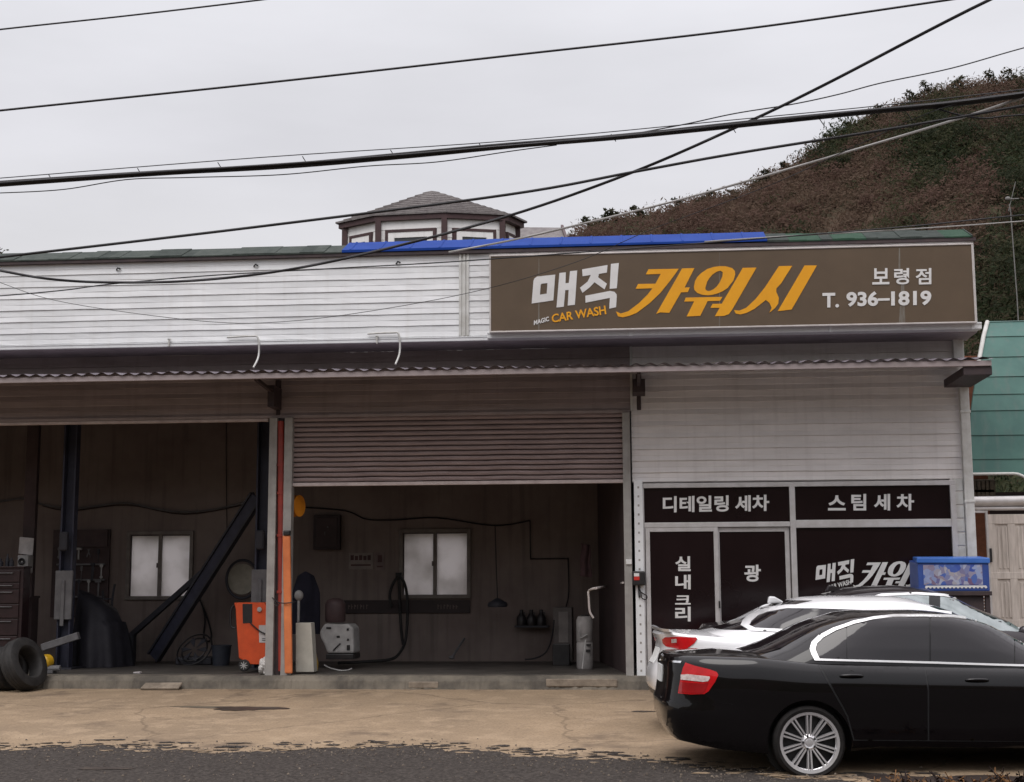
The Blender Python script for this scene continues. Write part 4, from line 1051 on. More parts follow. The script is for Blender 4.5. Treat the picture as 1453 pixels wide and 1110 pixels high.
        b = MB(); used = sorted({i for t in keep for i in t}); ix = {u: k for k, u in enumerate(used)}
        def emit(nm, pts, flip=False):
            me = bpy.data.meshes.new(nm); fs = [tuple(ix[i] for i in (t[::-1] if flip else t)) for t in keep]
            cc = s.w(S_['len']*.5, 0, .7); ok = 0
            for f in fs:
                a_, b_, c_ = pts[f[0]], pts[f[1]], pts[f[2]]; ok += 1 if (b_-a_).cross(c_-a_).dot((a_+b_+c_)/3-cc) > 0 else -1
            if ok < 0: fs = [f[::-1] for f in fs]
            nr = [Vector((0, 0, 0)) for _ in pts]; edg = {}
            for f in fs:
                nn = (pts[f[1]]-pts[f[0]]).cross(pts[f[2]]-pts[f[0]])
                for i, q in enumerate(f): nr[q] += nn; edg[(q, f[(i+1) % len(f)])] = 1
            vs_ = list(pts); rim = []
            for (i, j) in list(edg):                     # open border: a rim with vertices of its own, turned inwards
                if (j, i) not in edg:
                    o_ = len(vs_); vs_ += [pts[i], pts[j], pts[j]-nr[j].normalized()*thick, pts[i]-nr[i].normalized()*thick]; rim.append((o_+1, o_, o_+3, o_+2))
            me.from_pydata(vs_, [], fs+rim); me.update()
            o = bpy.data.objects.new(nm, me); COL.objects.link(o); me.materials.append(m); me.shade_smooth(); me.set_sharp_from_angle(angle=math.radians(smooth))
            attach(o, parent or s.root); return o
        S_ = s.S
        pts = [pos[i] for i in used]
        o = emit(name, pts)
        if mirror:
            Ti = s.T.inverted(); mp_ = []
            for p in pts:
                l = Ti @ p; l.y = 2*s.W-l.y; mp_.append(s.T @ l)
            emit(name, mp_, True)
        return o
    def handle(s, px, py, m, parent, L_=.2):
        h = s.hit(CAM, ray(px, py).normalized())
        x = (s.T.to_3x3() @ Vector((1, 0, 0))).normalized(); n = -h[1] if h[1].dot(ray(px, py)) > 0 else h[1]; u = n.cross(x).normalized()
        b = MB(); c = h[0]
        b.tube(smooth_path([c-x*L_/2+n*.0, c-x*L_*.4+n*.022, c+n*.034, c+x*L_*.4+n*.024, c+x*L_/2], 4), [.010+.006*math.sin(math.pi*i/16) for i in range(17)], 8)
        b.lathe([(.055, .001), (.052, .004), (.03, -.006)], c+n*.001, n, 20, cap=False)
        return b.build('handle', m, parent, smooth=50)
black = mat('black_paint', (.0022, .0016, .0021), .3, 0, (.003, .0022, .0028), 1.2, coat=.7, spec=.1)
BL = dict(len=4.86, w=.91, crown=.045, rcrown=.05, wheels=(1.31, 4.10), wr=.322, arch=.372, rim=.264, nx=4.4, gx=4.0, twin=True, spokes=10,
    zb=[(0, .40), (.2, .30), (.55, .25), (.95, .22), (1.7, .29), (3.7, .29), (4.5, .22), (4.86, .28)],
    zd=[(0, 1.04), (.15, 1.065), (.8, 1.055), (1.4, 1.005), (3.2, .975), (3.7, .95), (4.5, .80), (4.86, .68)],
    rings=[(0, .14, 4.72, .875), (.06, .09, 4.80, .895), (.2, .05, 4.86, .903), (.38, .04, 4.86, .908), (.43, .05, 4.85, .908), (.455, .06, 4.84, .909), (.60, .075, 4.80, .912), (.76, .085, 4.74, .912), (.79, .085, 4.72, .908), (.90, .085, 4.66, .885), (.97, .10, 4.6, .862), (1, .135, 4.55, .835)],
    zroof=[(1.0, 1.30), (1.5, 1.385), (1.9, 1.42), (2.5, 1.43), (3.0, 1.39), (3.4, 1.30)],
    gh=[(0, .60, 4.02, .835), (.15, .74, 3.90, .822), (.4, .99, 3.70, .79), (.65, 1.20, 3.46, .75), (.85, 1.40, 3.24, .715), (.95, 1.53, 3.10, .69), (1, 1.64, 2.99, .655)])
bc = Car('parked_car', 'shiny black sedan with tinted windows and bright rim, nearest the road at the right', -7.3, (938, 1000), math.radians(5), -.205, BL, black, 'cars parked before the shopfront', roll=math.radians(.6))
zc = lambda pts: [(1040+x/3.518, 800+y/3.518) for x, y in pts]
outer_t = [(408, 485), (392, 455), (384, 428), (393, 396), (428, 362), (500, 325), (600, 290), (700, 270), (800, 259), (950, 258), (1100, 262), (1200, 275), (1280, 300), (1350, 335), (1453, 392), (1530, 440), (1590, 488), (1610, 516)]
outer_b = [(1453, 515), (1000, 500), (700, 492)]
inner_t = [(432, 476), (420, 452), (411, 430), (420, 402), (452, 372), (515, 337), (610, 302), (705, 281), (802, 270), (950, 269), (1100, 273), (1196, 286), (1274, 311), (1344, 346), (1447, 403), (1520, 449), (1572, 490), (1585, 505)]
inner_b = [(1453, 505), (1000, 490), (700, 482)]
wglass = mat('tinted_glass', (.008, .006, .008), .06, 0, (.011, .009, .011), .8, spec=.5, coat=.2)
bc.patch('door_gap', [[(1161, 944), (1499, 950), (1494, 1053), (1211, 1051), (1202, 1017), (1185, 987), (1170, 961)]], M['seal'], eps=.003, thick=.002, only=0, step=4)
d_r = bc.patch('door', [[(1164, 945), (1311, 948), (1316, 980), (1316, 1050), (1213, 1049), (1204, 1016), (1187, 986), (1173, 960)]], black, eps=.006, thick=.004, only=0, step=4)
d_f = bc.patch('door', [[(1313.5, 948), (1497, 951), (1492, 1052), (1318.5, 1050), (1318.5, 980)]], black, eps=.006, thick=.004, only=0, step=4)
bc.patch('window_trim', [zc(outer_t+outer_b), zc(inner_t+inner_b)[::-1]], M['bright_trim'], eps=.014, thick=.02, step=3, only=1, mirror=True)
def split(poly, x0, x1):      # clip a polygon between two verticals
    def clip(p, x, keep):
        out = []
        for i in range(len(p)):
            a, c = p[i-1], p[i]
            if keep(a[0]) != keep(c[0]): t = (x-a[0])/(c[0]-a[0]); out.append((x, a[1]+(c[1]-a[1])*t))
            if keep(c[0]): out.append(c)
        return out
    return clip(clip(poly, x0, lambda q: q >= x0), x1, lambda q: q <= x1)
gl_ = zc(inner_t+inner_b)
for x0, x1, par in ((1000, 1200.5, None), (1202, 1318, None), (1320.5, 1438, None), (1440, 1520, None)):
    bc.patch('window', [split(gl_, x0, x1)], wglass, par, eps=.006, thick=.01, only=1, step=4, mirror=True)
bc.patch('rear_window', [[(-.60, 1.085), (.60, 1.085), (.54, 1.25), (.46, 1.385), (-.46, 1.385), (-.54, 1.25)]], wglass, view='rear', eps=.004, only=1)
bc.patch('windscreen', [[(-.68, 1.0), (.68, 1.0), (.56, 1.34), (-.56, 1.34)]], wglass, view='front', eps=.004, only=1)
zl = lambda pts: [(900+x/6.529, 830+y/6.529) for x, y in pts]
tl = bc.patch('tail_light', [zl([(478, 722), (560, 750), (700, 785), (765, 808), (780, 835), (750, 900), (690, 985), (650, 1012), (520, 1015), (410, 1005), (420, 940), (440, 830), (455, 770)])], M['tail_red'], eps=.008, thick=.03, step=3, mirror=True)
bc.patch('clear_lens', [zl([(437, 833), (500, 828), (700, 850), (703, 866), (685, 893), (640, 899), (437, 878)])], M['tail_clear'], tl, eps=.0125, thick=.01, step=3)
bc.patch('lower_lens', [zl([(432, 900), (640, 915), (690, 905), (660, 985), (635, 1003), (520, 1003), (418, 993)])], M['tail_dark'], tl, eps=.0115, thick=.01, step=3)
bc.patch('number_plate', [[(-.17, .80), (.17, .80), (.17, .955), (-.17, .955)]], M['plate'], view='rear', eps=.012, thick=.012)
bc.patch('emblem', [[(-.05, 1.0), (.0, .985), (.05, 1.0), (.05, 1.03), (0, 1.045), (-.05, 1.03)]], M['chrome'], view='rear', eps=.012, thick=.01)
bc.patch('badge', [[(-.62, .995), (-.46, .995), (-.46, 1.012), (-.62, 1.012)]], M['chrome'], view='rear', eps=.006, thick=.006)
# rear bumper moulding, side protection strip, sill highlight
bc.patch('bumper', [[(.02, .30), (.30, .265), (.90, .235), (.945, .40), (.925, .60), (.60, .655), (.2, .645), (.02, .64)]], black, view='side', eps=.006, thick=.006, step=.05)
bc.handle(1208, 960, black, d_r); bc.handle(1386, 966, black, d_f)
mb = MB(); c = bc.w(3.42, -.98, 1.03); mb.ell(c, (.085, .10, .075)); q1 = bc.w(3.46, -.82, .99); mb.tube([q1, c], .025, 8); mb.build('mirror', black, bc.root, smooth=60)
for x_ in (.10, .10):
    pass
hl = bc.patch('head_light', [[(.45, .66), (.80, .62), (.80, .78), (.5, .76)]], M['tail_clear'], view='front', eps=.006, thick=.01)
bc.patch('head_light', [[(-.45, .66), (-.80, .62), (-.80, .78), (-.5, .76)]], M['tail_clear'], view='front', eps=.006, thick=.01)
# ------------------------------------------------------------------ white sedan
white = mat('white_paint', (.78, .78, .79), .25, 0, (.74, .74, .75), 1.0, coat=.8)
WH = dict(len=4.9, w=.92, crown=.04, rcrown=.055, wheels=(1.15, 3.98), wr=.335, arch=.375, rim=.25, nx=4.2, gx=3.8, spokes=10,
    zb=[(0, .36), (.3, .26), (1.0, .22), (4.3, .22), (4.9, .28)],
    zd=[(0, 1.06), (.15, 1.085), (.45, 1.05), (1.0, 1.01), (1.5, .99), (3.3, .96), (3.8, .93), (4.6, .78), (4.9, .66)],
    rings=[(0, .14, 4.76, .86), (.08, .05, 4.86, .90), (.22, .0, 4.9, .915), (.40, .0, 4.9, .92), (.52, .03, 4.88, .92), (.62, .075, 4.84, .92), (.74, .11, 4.8, .92), (.82, .12, 4.76, .915), (.9, .10, 4.7, .895), (.97, .08, 4.64, .875), (1, .10, 4.6, .85)],
    zroof=[(.9, 1.28), (1.4, 1.365), (1.9, 1.40), (2.6, 1.40), (3.2, 1.35), (3.6, 1.27)],
    gh=[(0, .36, 4.12, .845), (.15, .50, 3.98, .83), (.4, .78, 3.75, .79), (.65, 1.02, 3.5, .735), (.85, 1.22, 3.3, .68), (.95, 1.34, 3.16, .64), (1, 1.45, 3.04, .59)])
wc = Car('parked_car', 'white sedan parked between the two dark cars, mostly hidden by the black sedan', -5.15, (931, 940), math.radians(5), -.09, WH, white, 'cars parked before the shopfront')
zw = lambda pts: [(900+x/3.027, 670+y/3.027) for x, y in pts]
ow = [(458, 660), (470, 636), (500, 612), (545, 592), (650, 573), (760, 573), (900, 577), (1050, 582), (1250, 590), (1400, 606)]
iw = [(494, 660), (505, 640), (530, 618), (570, 603), (655, 588), (760, 588), (900, 592), (1050, 597), (1245, 605), (1385, 618)]
bw_ = [(1420, 690), (1000, 690), (520, 672)]
wc.patch('window', [zw(iw+bw_)], wglass, eps=.006, step=6, mirror=True)
wc.patch('window_trim', [zw(ow+[(1440, 700), (1000, 700), (500, 684)]), zw(iw+bw_)[::-1]], white, eps=.012, thick=.016, step=4, only=1, mirror=True)
wc.patch('rear_window', [[(-.64, 1.10), (.64, 1.10), (.58, 1.28), (.48, 1.405), (-.48, 1.405), (-.58, 1.28)]], wglass, view='rear', eps=.004, only=1)
wc.patch('windscreen', [[(-.68, 1.0), (.68, 1.0), (.56, 1.34), (-.56, 1.34)]], wglass, view='front', eps=.004, only=1)
tw = wc.patch('tail_light', [zl([(262, 505), (290, 486), (400, 483), (570, 490), (585, 502), (560, 540), (490, 590), (430, 597), (300, 570), (268, 540)])], M['tail_red'], eps=.008, thick=.03, step=3, mirror=True)
wc.patch('clear_lens', [zl([(350, 503), (395, 500), (397, 535), (352, 537)])], M['tail_clear'], tw, eps=.0125, thick=.01, step=2)
wc.patch('number_plate', [[(-.17, .74), (.17, .74), (.17, .90), (-.17, .90)]], M['plate'], view='rear', eps=.012, thick=.012)
wc.patch('emblem', [[(-.06, .99), (.06, .99), (.06, 1.02), (-.06, 1.02)]], M['chrome'], view='rear', eps=.012, thick=.01)
wc.patch('diffuser', [[(.01, .27), (.7, .25), (.72, .45), (.3, .47), (.01, .47)]], M['black_plastic'], view='side', eps=.006, thick=.006, step=.05)
wc.patch('diffuser', [[(-.8, .29), (.8, .29), (.8, .46), (-.8, .46)]], M['black_plastic'], view='rear', eps=.006, thick=.006)
wc.patch('reflector', [[(-.70, .80), (-.60, .80), (-.60, .86), (-.70, .86)]], M['black_plastic'], view='rear', eps=.004, thick=.006)
b = MB(); rowp = []
for i in range(21):
    y = -.80+1.6*i/20; e_ = 1-(y/.82)**4
    rowp.append(((.20+.03*(1-e_), y, 1.085), (.115+.05*(1-e_), y, 1.118), (.085+.07*(1-e_), y, 1.120), (.10+.07*(1-e_), y, 1.09)))
for p in rowp: b.v += [tuple(wc.w(*q)) for q in p]
for i in range(20):
    for j in range(4): b.f.append((i*4+j, i*4+(j+1) % 4, (i+1)*4+(j+1) % 4, (i+1)*4+j))
b.f += [(3, 2, 1, 0), (80, 81, 82, 83)]
b.build('spoiler', white, wc.root, smooth=40)
b = MB(); p0 = [(-.10, 0), (.10, 0), (.06, .03), (-.02, .075), (-.08, .08)]
fz_ = (wc.T.inverted() @ wc.hit(wc.w(1.5, 0, 3), wc.T.to_3x3() @ Vector((0, 0, -1)))[0]).z-.012
b.prism([[wc.w(1.44+x, -.035, fz_+z) for x, z in p0]], wc.T.to_3x3() @ Vector((0, .07, 0))); b.build('antenna_fin', white, wc.root, bevel=.015)
wc.handle(1260, 905, white, wc.root)
# ------------------------------------------------------------------ dark grey car by the window
grey = mat('grey_paint', (.022, .018, .021), .3, .3, (.03, .025, .028), 1.0, coat=.8, spec=.3)
sglass = mat('grey_glass', (.36, .40, .40), .10, .55, (.24, .27, .27), 1.4, stretch=(2, 2, 1))
TH = dict(len=4.85, w=.91, crown=.04, rcrown=.05, wheels=(1.2, 3.95), wr=.325, arch=.37, rim=.24, nx=4.2, gx=3.6, spokes=10,
    zb=[(0, .32), (.4, .24), (4.4, .22), (4.85, .28)],
    zd=[(0, 1.0), (.6, 1.02), (1.4, 1.0), (3.2, .96), (3.7, .93), (4.5, .80), (4.85, .66)],
    rings=[(0, .12, 4.74, .86), (.1, .03, 4.83, .9), (.4, 0, 4.85, .91), (.7, .06, 4.8, .91), (.9, .08, 4.7, .89), (1, .14, 4.6, .85)],
    zroof=[(1.2, 1.36), (1.9, 1.41), (2.5, 1.435), (3.0, 1.39), (3.5, 1.27)],
    gh=[(0, .60, 4.25, .84), (.15, .76, 4.12, .82), (.4, 1.0, 3.88, .785), (.65, 1.25, 3.62, .735), (.85, 1.48, 3.38, .685), (.95, 1.6, 3.22, .645), (1, 1.75, 3.05, .59)])
tcar = Car('parked_car', 'dark grey car with pale reflecting windows parked closest to the shopfront glass', -2.85, (1000, 940), math.radians(5), -.01, TH, grey, 'cars parked before the shopfront')
o3 = [(1222, 858), (1234, 848), (1250, 843.5), (1300, 841.5), (1340, 844), (1380, 852.5), (1420, 870.5), (1448, 889), (1462, 902)]
i3 = [(1226, 860), (1237, 851), (1252, 846.5), (1300, 844.5), (1339, 847), (1378, 855.5), (1417, 873.5), (1444, 891), (1454, 899)]
tcar.patch('window_trim', [o3+[(1465, 908), (1215, 905)], i3+[(1456, 903), (1221, 900)]], M['bright_trim'], eps=.014, thick=.018, step=3, only=1, mirror=True)
g3 = i3+[(1456, 903), (1221, 900)]
for a, c in ((1200, 1318), (1334, 1470)): tcar.patch('window', [split(g3, a, c)], sglass, eps=.006, only=1, step=5, mirror=True)
tcar.patch('window_post', [split(g3, 1318.6, 1333.4)], M['seal'], eps=.005, step=5, mirror=True)
tcar.patch('rear_window', [[(-.62, 1.08), (.62, 1.08), (.48, 1.37), (-.48, 1.37)]], wglass, view='rear', eps=.004, only=1)
tcar.patch('windscreen', [[(-.68, 1.0), (.68, 1.0), (.56, 1.34), (-.56, 1.34)]], wglass, view='front', eps=.004, only=1)
tcar.patch('tail_light', [[(-.84, .78), (-.5, .80), (-.5, .93), (-.84, .96)]], M['tail_red'], view='rear', eps=.006)
tcar.patch('tail_light', [[(.84, .78), (.5, .80), (.5, .93), (.84, .96)]], M['tail_red'], view='rear', eps=.006)
b = MB(); b.prism([[tcar.w(1.80+x, -.035, (tcar.T.inverted() @ tcar.hit(tcar.w(1.8, 0, 3), tcar.T.to_3x3() @ Vector((0, 0, -1)))[0]).z-.012+z) for x, z in [(-.13, 0), (.10, 0), (.07, .035), (-.02, .075), (-.08, .08)]]], tcar.T.to_3x3() @ Vector((0, .07, 0))); b.build('antenna_fin', grey, tcar.root, bevel=.015)
mb = MB(); h = tcar.hit(CAM, ray(1446, 893).normalized()); c = (h[0] if h else P(1446, 893, -2.8))+Vector((.05, -.12, -.02)); mb.ell(c, (.09, .07, .07)); mb.tube([c+Vector((0, .13, -.03)), c], .02, 6); mb.build('mirror', grey, tcar.root, smooth=60)
# ------------------------------------------------------------------ blue picture box on a dark stand, beside the window
bY = -.62
bx0, bx1 = fx(1303, 820, bY), fx(1404, 820, bY); bz0, bz1 = fz(1350, 839, bY), fz(1350, 791, bY)
bk = thing('picture_box', 'bright blue lidded box with a blurry colourful picture, standing behind the grey car', 'box', ((bx0+bx1)/2, bY, bz0))
BLUE = mat('blue_plastic', (.030, .065, .25), .4, 0, (.042, .085, .30), 4); BLID = mat('blue_lid', (.045, .14, .46), .35, 0, (.06, .17, .52), 4)
b = MB(); x0l = fx(1291, 820, bY+.42)
b.hexa([(bx0, bY, bz0), (bx1, bY, bz0), (bx1-.02, bY+.45, bz0), (x0l, bY+.42, bz0), (bx0, bY, bz1-.07), (bx1, bY, bz1-.07), (bx1-.02, bY+.45, bz1-.03), (x0l, bY+.42, bz1-.03)]); b.build('crate', BLUE, bk, bevel=.01)
b = MB(); b.hexa([(bx0-.015, bY-.02, bz1-.075), (bx1+.015, bY-.02, bz1-.085), (bx1, bY+.46, bz1-.03), (x0l+.05, bY+.43, bz1-.03), (bx0-.015, bY-.02, bz1), (bx1+.015, bY-.02, bz1-.01), (bx1, bY+.46, bz1+.02), (x0l+.05, bY+.43, bz1+.02)]); b.build('lid', BLID, bk, bevel=.012)
pm = mat('picture', (.09, .13, .34), .4); t_ = pm.node_tree; n_ = t_.nodes
v_ = n_.new('ShaderNodeTexVoronoi'); v_.inputs['Scale'].default_value = 15; tcn = n_.new('ShaderNodeTexCoord'); nz = n_.new('ShaderNodeTexNoise'); nz.inputs['Scale'].default_value = 7
t_.links.new(tcn.outputs['Object'], nz.inputs['Vector']); ad = n_.new('ShaderNodeVectorMath'); ad.operation = 'MULTIPLY_ADD'; ad.inputs[1].default_value = (.16, .16, .16)
t_.links.new(nz.outputs['Color'], ad.inputs[0]); t_.links.new(tcn.outputs['Object'], ad.inputs[2]); t_.links.new(ad.outputs[0], v_.inputs['Vector'])
rp_ = n_.new('ShaderNodeValToRGB'); sp = n_.new('ShaderNodeSeparateColor'); t_.links.new(v_.outputs['Color'], sp.inputs[0]); t_.links.new(sp.outputs[0], rp_.inputs[0])
el = rp_.color_ramp.elements; el[0].color = (.05, .09, .36, 1); el[1].color = (.30, .36, .55, 1)
for p_, c_ in ((.25, (.10, .17, .42, 1)), (.45, (.40, .42, .52, 1)), (.6, (.16, .09, .17, 1)), (.72, (.42, .40, .42, 1)), (.85, (.14, .13, .28, 1))): q = el.new(p_); q.color = c_
t_.links.new(rp_.outputs[0], n_['Principled BSDF'].inputs['Base Color'])
b = MB(); b.box(bx0+.07, bx1-.09, bY-.004, bY+.003, bz0+.085, bz1-.10); b.build('picture', pm, bk)
b = MB()
for i in range(16): b.lathe([(.017, -.004), (.017, .004)], (bx0+.10+i*.052, bY-.005, bz0+.052), (0, 1, 0), 10)
b.box(bx0+.09, bx1-.05, bY-.007, bY+.003, bz0+.052, bz0+.074); b.build('scalloped_edge', M['letter_white'], bk)
b = MB(); b.box(x0l, bx1+.02, bY-.02, bY+.46, bz0-.06, bz0-.003)
for x in (x0l+.03, bx1-.06): 
    for y in (bY+.02, bY+.38): b.box(x, x+.06, y, y+.06, gz(0)-.1, bz0-.06)
b.box(x0l+.1, bx1-.08, bY+.04, bY+.40, gz(0)+.25, bz0-.06)
tag(b.build('dark_stand', M['dark_trim'], bevel=.006), 'dark wooden stand carrying the blue picture box', 'stand')
# ================================================================== things in and round the bays
def gm(name, c, c2=None, rough=.6, **k): return mat(name, c, rough, k.pop('metal', 0), c2 or tuple(v*.7 for v in c), k.pop('scale', 6), **k)
m_blue = gm('lift_paint', (.040, .042, .068)); m_dk = gm('dark_steel', (.035, .035, .045)); m_grey = gm('grey_steel', (.16, .155, .16)); m_white = gm('pale_shell', (.40, .39, .38))
m_or = mat('machine_orange', (.62, .085, .022), .42, 0, (.50, .065, .018), 5, streak=((.25, .05, .02), .3))
m_yel = gm('yellow_plastic', (.62, .36, .02), rough=.4); m_paper = gm('paper', (.50, .47, .46)); m_tarp = gm('dark_tarp', (.016, .015, .022), (.009, .0085, .013), .7, bump=.5, bscale=5)
FL = FLZ
def bx(b, c0, c1, Y0, Y1): b.box(fx(c0[0], c0[1], Y0), fx(c1[0], c1[1], Y0), Y0, Y1, fz(c1[0], c1[1], Y0), fz(c0[0], c0[1], Y0))
def tyre(b, c, ax, R=.32, r=.19, w=.20):
    b.lathe([(r, -w*.42), (r+.02, -w*.5), (R-.05, -w*.5), (R-.012, -w*.42), (R, -w*.25), (R-.008, -w*.2), (R, -w*.16), (R, -.006), (R-.008, 0), (R, .006), (R, w*.16), (R-.008, w*.2), (R, w*.25), (R-.012, w*.42), (R-.05, w*.5), (r+.02, w*.5), (r, w*.42), (r-.012, w*.3), (r-.012, -w*.3), (r, -w*.42)], c, ax, 44, cap=False)
# tyres
tcx1 = fx(32, 850, .75); tcz = fz(16, 806, .75)
tc0 = thing('tool_chest', 'tall dark red tool chest with drawers at the left edge, behind the leaning tyre', 'tool chest', (tcx1-.4, .75, FL))
CH = gm('chest_red', (.030, .014, .015), (.02, .010, .011), .45)
b = MB(); b.box(tcx1-.85, tcx1, .75, 1.0, FL+.08, tcz); b.box(tcx1-.87, tcx1+.015, .73, 1.02, tcz, tcz+.025); b.build('case', CH, tc0, bevel=.008)
zz = tcz-.04
for hgt in (.19, .10, .22, .22, .26, .30):
    if zz-hgt < FL+.1: break
    b = MB(); b.box(tcx1-.80, tcx1-.05, .728, .748, zz-hgt+.015, zz); dr = b.build('drawer', CH, tc0, bevel=.006)
    b = MB(); b.box(tcx1-.70, tcx1-.15, .70, .727, zz-.045, zz-.03); b.build('handle', m_grey, dr, bevel=.003); zz -= hgt
b = MB(); b.box(tcx1-.8, tcx1-.05, .78, .98, FL, FL+.08); b.build('base', M['black_plastic'], tc0)
for i, (dx, hh, r) in enumerate(((.20, .13, .035), (.29, .19, .03), (.38, .12, .045), (.49, .18, .035))):
    b = MB(); b.lathe([(r, 0), (r, hh*.6), (r*.45, hh*.75), (r*.4, hh)], (tcx1-dx-.05, .86+.05*(i % 2), tcz+.027), n=14)
    tag(b.build('oil_bottle', m_dk, smooth=40), 'dark oil bottle standing on top of the tool chest, %s from its right end' % ['first', 'second', 'third', 'fourth'][i], 'bottle', 'bottles on the tool chest')
b = MB(); ax = Vector((.90, -.24, .36)).normalized(); ct = P(34, 940, -.62); R_ = .375
lowest = R_*math.sqrt(1-ax.z**2)+.11*ax.z
tyre(b, (ct.x, ct.y, gz(-.62)+lowest-.02), ax, R_, .22, .24)
tag(b.build('tyre', M['black_rubber'], smooth=40), 'large worn black tyre leaning on the step in front of the tool chest', 'tyre')
for i in range(2):
    b = MB(); a2 = Vector((.9, -.35, .1+.12*i)).normalized(); c = P(12-i*16, 955, -.55); tyre(b, (c.x, c.y, gz(-.5)+.31), a2, .31, .19, .2)
    tag(b.build('tyre', M['black_rubber'], smooth=40), ['dark tyre standing upright behind the large leaning tyre', 'dark tyre half cut off by the left edge, at ground level'][i], 'tyre')
# two post lift
def lift(px0, px1, Y, label):
    x0, x1 = fx(px0, 800, Y), fx(px1, 800, Y); t = thing('lift_post', label, 'vehicle lift', ((x0+x1)/2, Y, FL), 'posts of the vehicle lift')
    b = MB(); b.box(x0, x1, Y, Y+.03, FL, 4.3); b.box(x0, x0+.03, Y-.12, Y, FL, 4.3); b.box(x1-.03, x1, Y-.12, Y, FL, 4.3); b.build('column', m_blue, t, bevel=.005)
    b = MB(); b.box(x0-.1, x1+.1, Y-.25, Y+.2, FL, FL+.025); b.build('base_plate', m_dk, t)
    b = MB(); b.box(x0-.03, x1+.03, Y-.17, Y-.121, 1.0, 1.75); b.box((x0+x1)/2-.03, (x0+x1)/2+.03, Y-.20, Y-.17, .9, 1.6); b.build('carriage', m_grey, t, bevel=.01)
    b = MB(); b.box((x0+x1)/2-.07, (x0+x1)/2+.07, Y-.26, Y-.171, 2.05, 2.35); b.build('motor', m_dk, t, bevel=.03)
    return t
L1 = lift(88, 107, 1.3, 'dark blue steel lift post standing left of the back window, with a pale arm')
b = MB(); b.bar(P(60, 919, .95), P(112, 902, .95), .1, .11); b.build('arm', m_grey, L1, bevel=.01)
L2 = lift(364, 384, 1.3, 'dark blue steel lift post standing right of the back window behind the orange machine')
b = MB(); b.box(fx(30, 800, 1.9), fx(47, 800, 1.9), 1.9, 2.0, FL, 4.5); tag(b.build('dark_column', M['inside_dark'], bevel=.01), 'dark square roof column near the left edge behind the tool chest', 'column')
# tool board and tools on the back wall
tb = thing('tool_board', 'large dark tool board on the back wall left of the window', 'tool board', (fx(115, 800, 3.35), 3.35, 1.4))
b = MB(); bx(b, (76, 752), (152, 876), 3.34, 3.39); b.build('board', M['inside_dark'], tb)
b = MB(); bx(b, (76, 752), (152, 776), 3.31, 3.338); b.build('header', gm('header_brown', (.06, .035, .035)), tb)
b = MB()
for py in (800, 822, 846): bx(b, (80, py), (148, py+2), 3.28, 3.338)
b.build('rail', m_grey, tb)
tk = ['ring spanner', 'open spanner', 'hammer', 'pair of pliers', 'long screwdriver', 'hand saw']
n_t = 0
for row, py in enumerate((779, 803, 825, 849)):
    for k in range(5):
        px = 84+k*14+(row % 2)*4; c = P(px, py, 3.26); kind = (k+row*2) % 6; b = MB(); h_ = .14+.05*((k*3+row) % 3); m = [m_grey, m_dk, m_white][(k+row) % 3]
        if kind in (0, 1): b.bar(c, c-Vector((0, 0, h_)), .022, .01); b.lathe([(.03, -.006), (.03, .006)], c, (0, 1, 0), 12); b.lathe([(.026, -.006), (.026, .006)], c-Vector((0, 0, h_)), (0, 1, 0), 10)
        elif kind == 2: b.bar(c, c-Vector((0, 0, h_+.04)), .024, .02); b.box(c.x-.06, c.x+.05, c.y-.02, c.y+.015, c.z-.02, c.z+.02)
        elif kind == 3: b.bar(c+Vector((-.012, 0, 0)), c+Vector((.035, 0, -h_)), .018, .014); b.bar(c+Vector((.012, .016, 0)), c+Vector((-.035, .016, -h_)), .018, .014)
        elif kind == 4: b.lathe([(.02, 0), (.022, .08), (.008, .09), (.006, .09+h_)], c, (0, 0, -1), 10)
        else: b.prism([[c, c+Vector((.05, 0, -.02)), c+Vector((.03, 0, -h_-.06)), c+Vector((-.01, 0, -h_-.06))]], (0, .012, 0)); b.box(c.x-.02, c.x+.05, c.y-.004, c.y+.02, c.z, c.z+.05)
        rowname = ['top', 'second', 'third', 'lowest'][row]; pos = ['at the left end', 'second from the left', 'in the middle', 'second from the right', 'at the right end'][k]
        tag(b.build('hand_tool', m), '%s hanging on the %s row of the tool board, %s' % (tk[kind], rowname, pos), 'tool', 'hand tools on the tool board'); n_t += 1
tr_ = thing('hand_truck', 'upright hand truck with a curved handle standing beside the tool board', 'hand truck', (fx(146, 870, 2.9), 2.9, FL))
b = MB(); b.tube(smooth_path([P(163, 829, 2.9), P(161, 840, 2.9), P(159, 860, 2.9), P(158, 925, 2.9)], 4), .02, 8); b.tube([P(146, 838, 2.9), P(146, 925, 2.9)], .02, 8)
for py in (850, 880, 910): b.tube([P(146, py, 2.9), P(158, py, 2.9)], .014, 6)
b.build('frame', m_dk, tr_, smooth=60); b = MB(); bx(b, (141, 878), (159, 884), 2.7, 2.88); b.build('bracket', m_white, tr_)
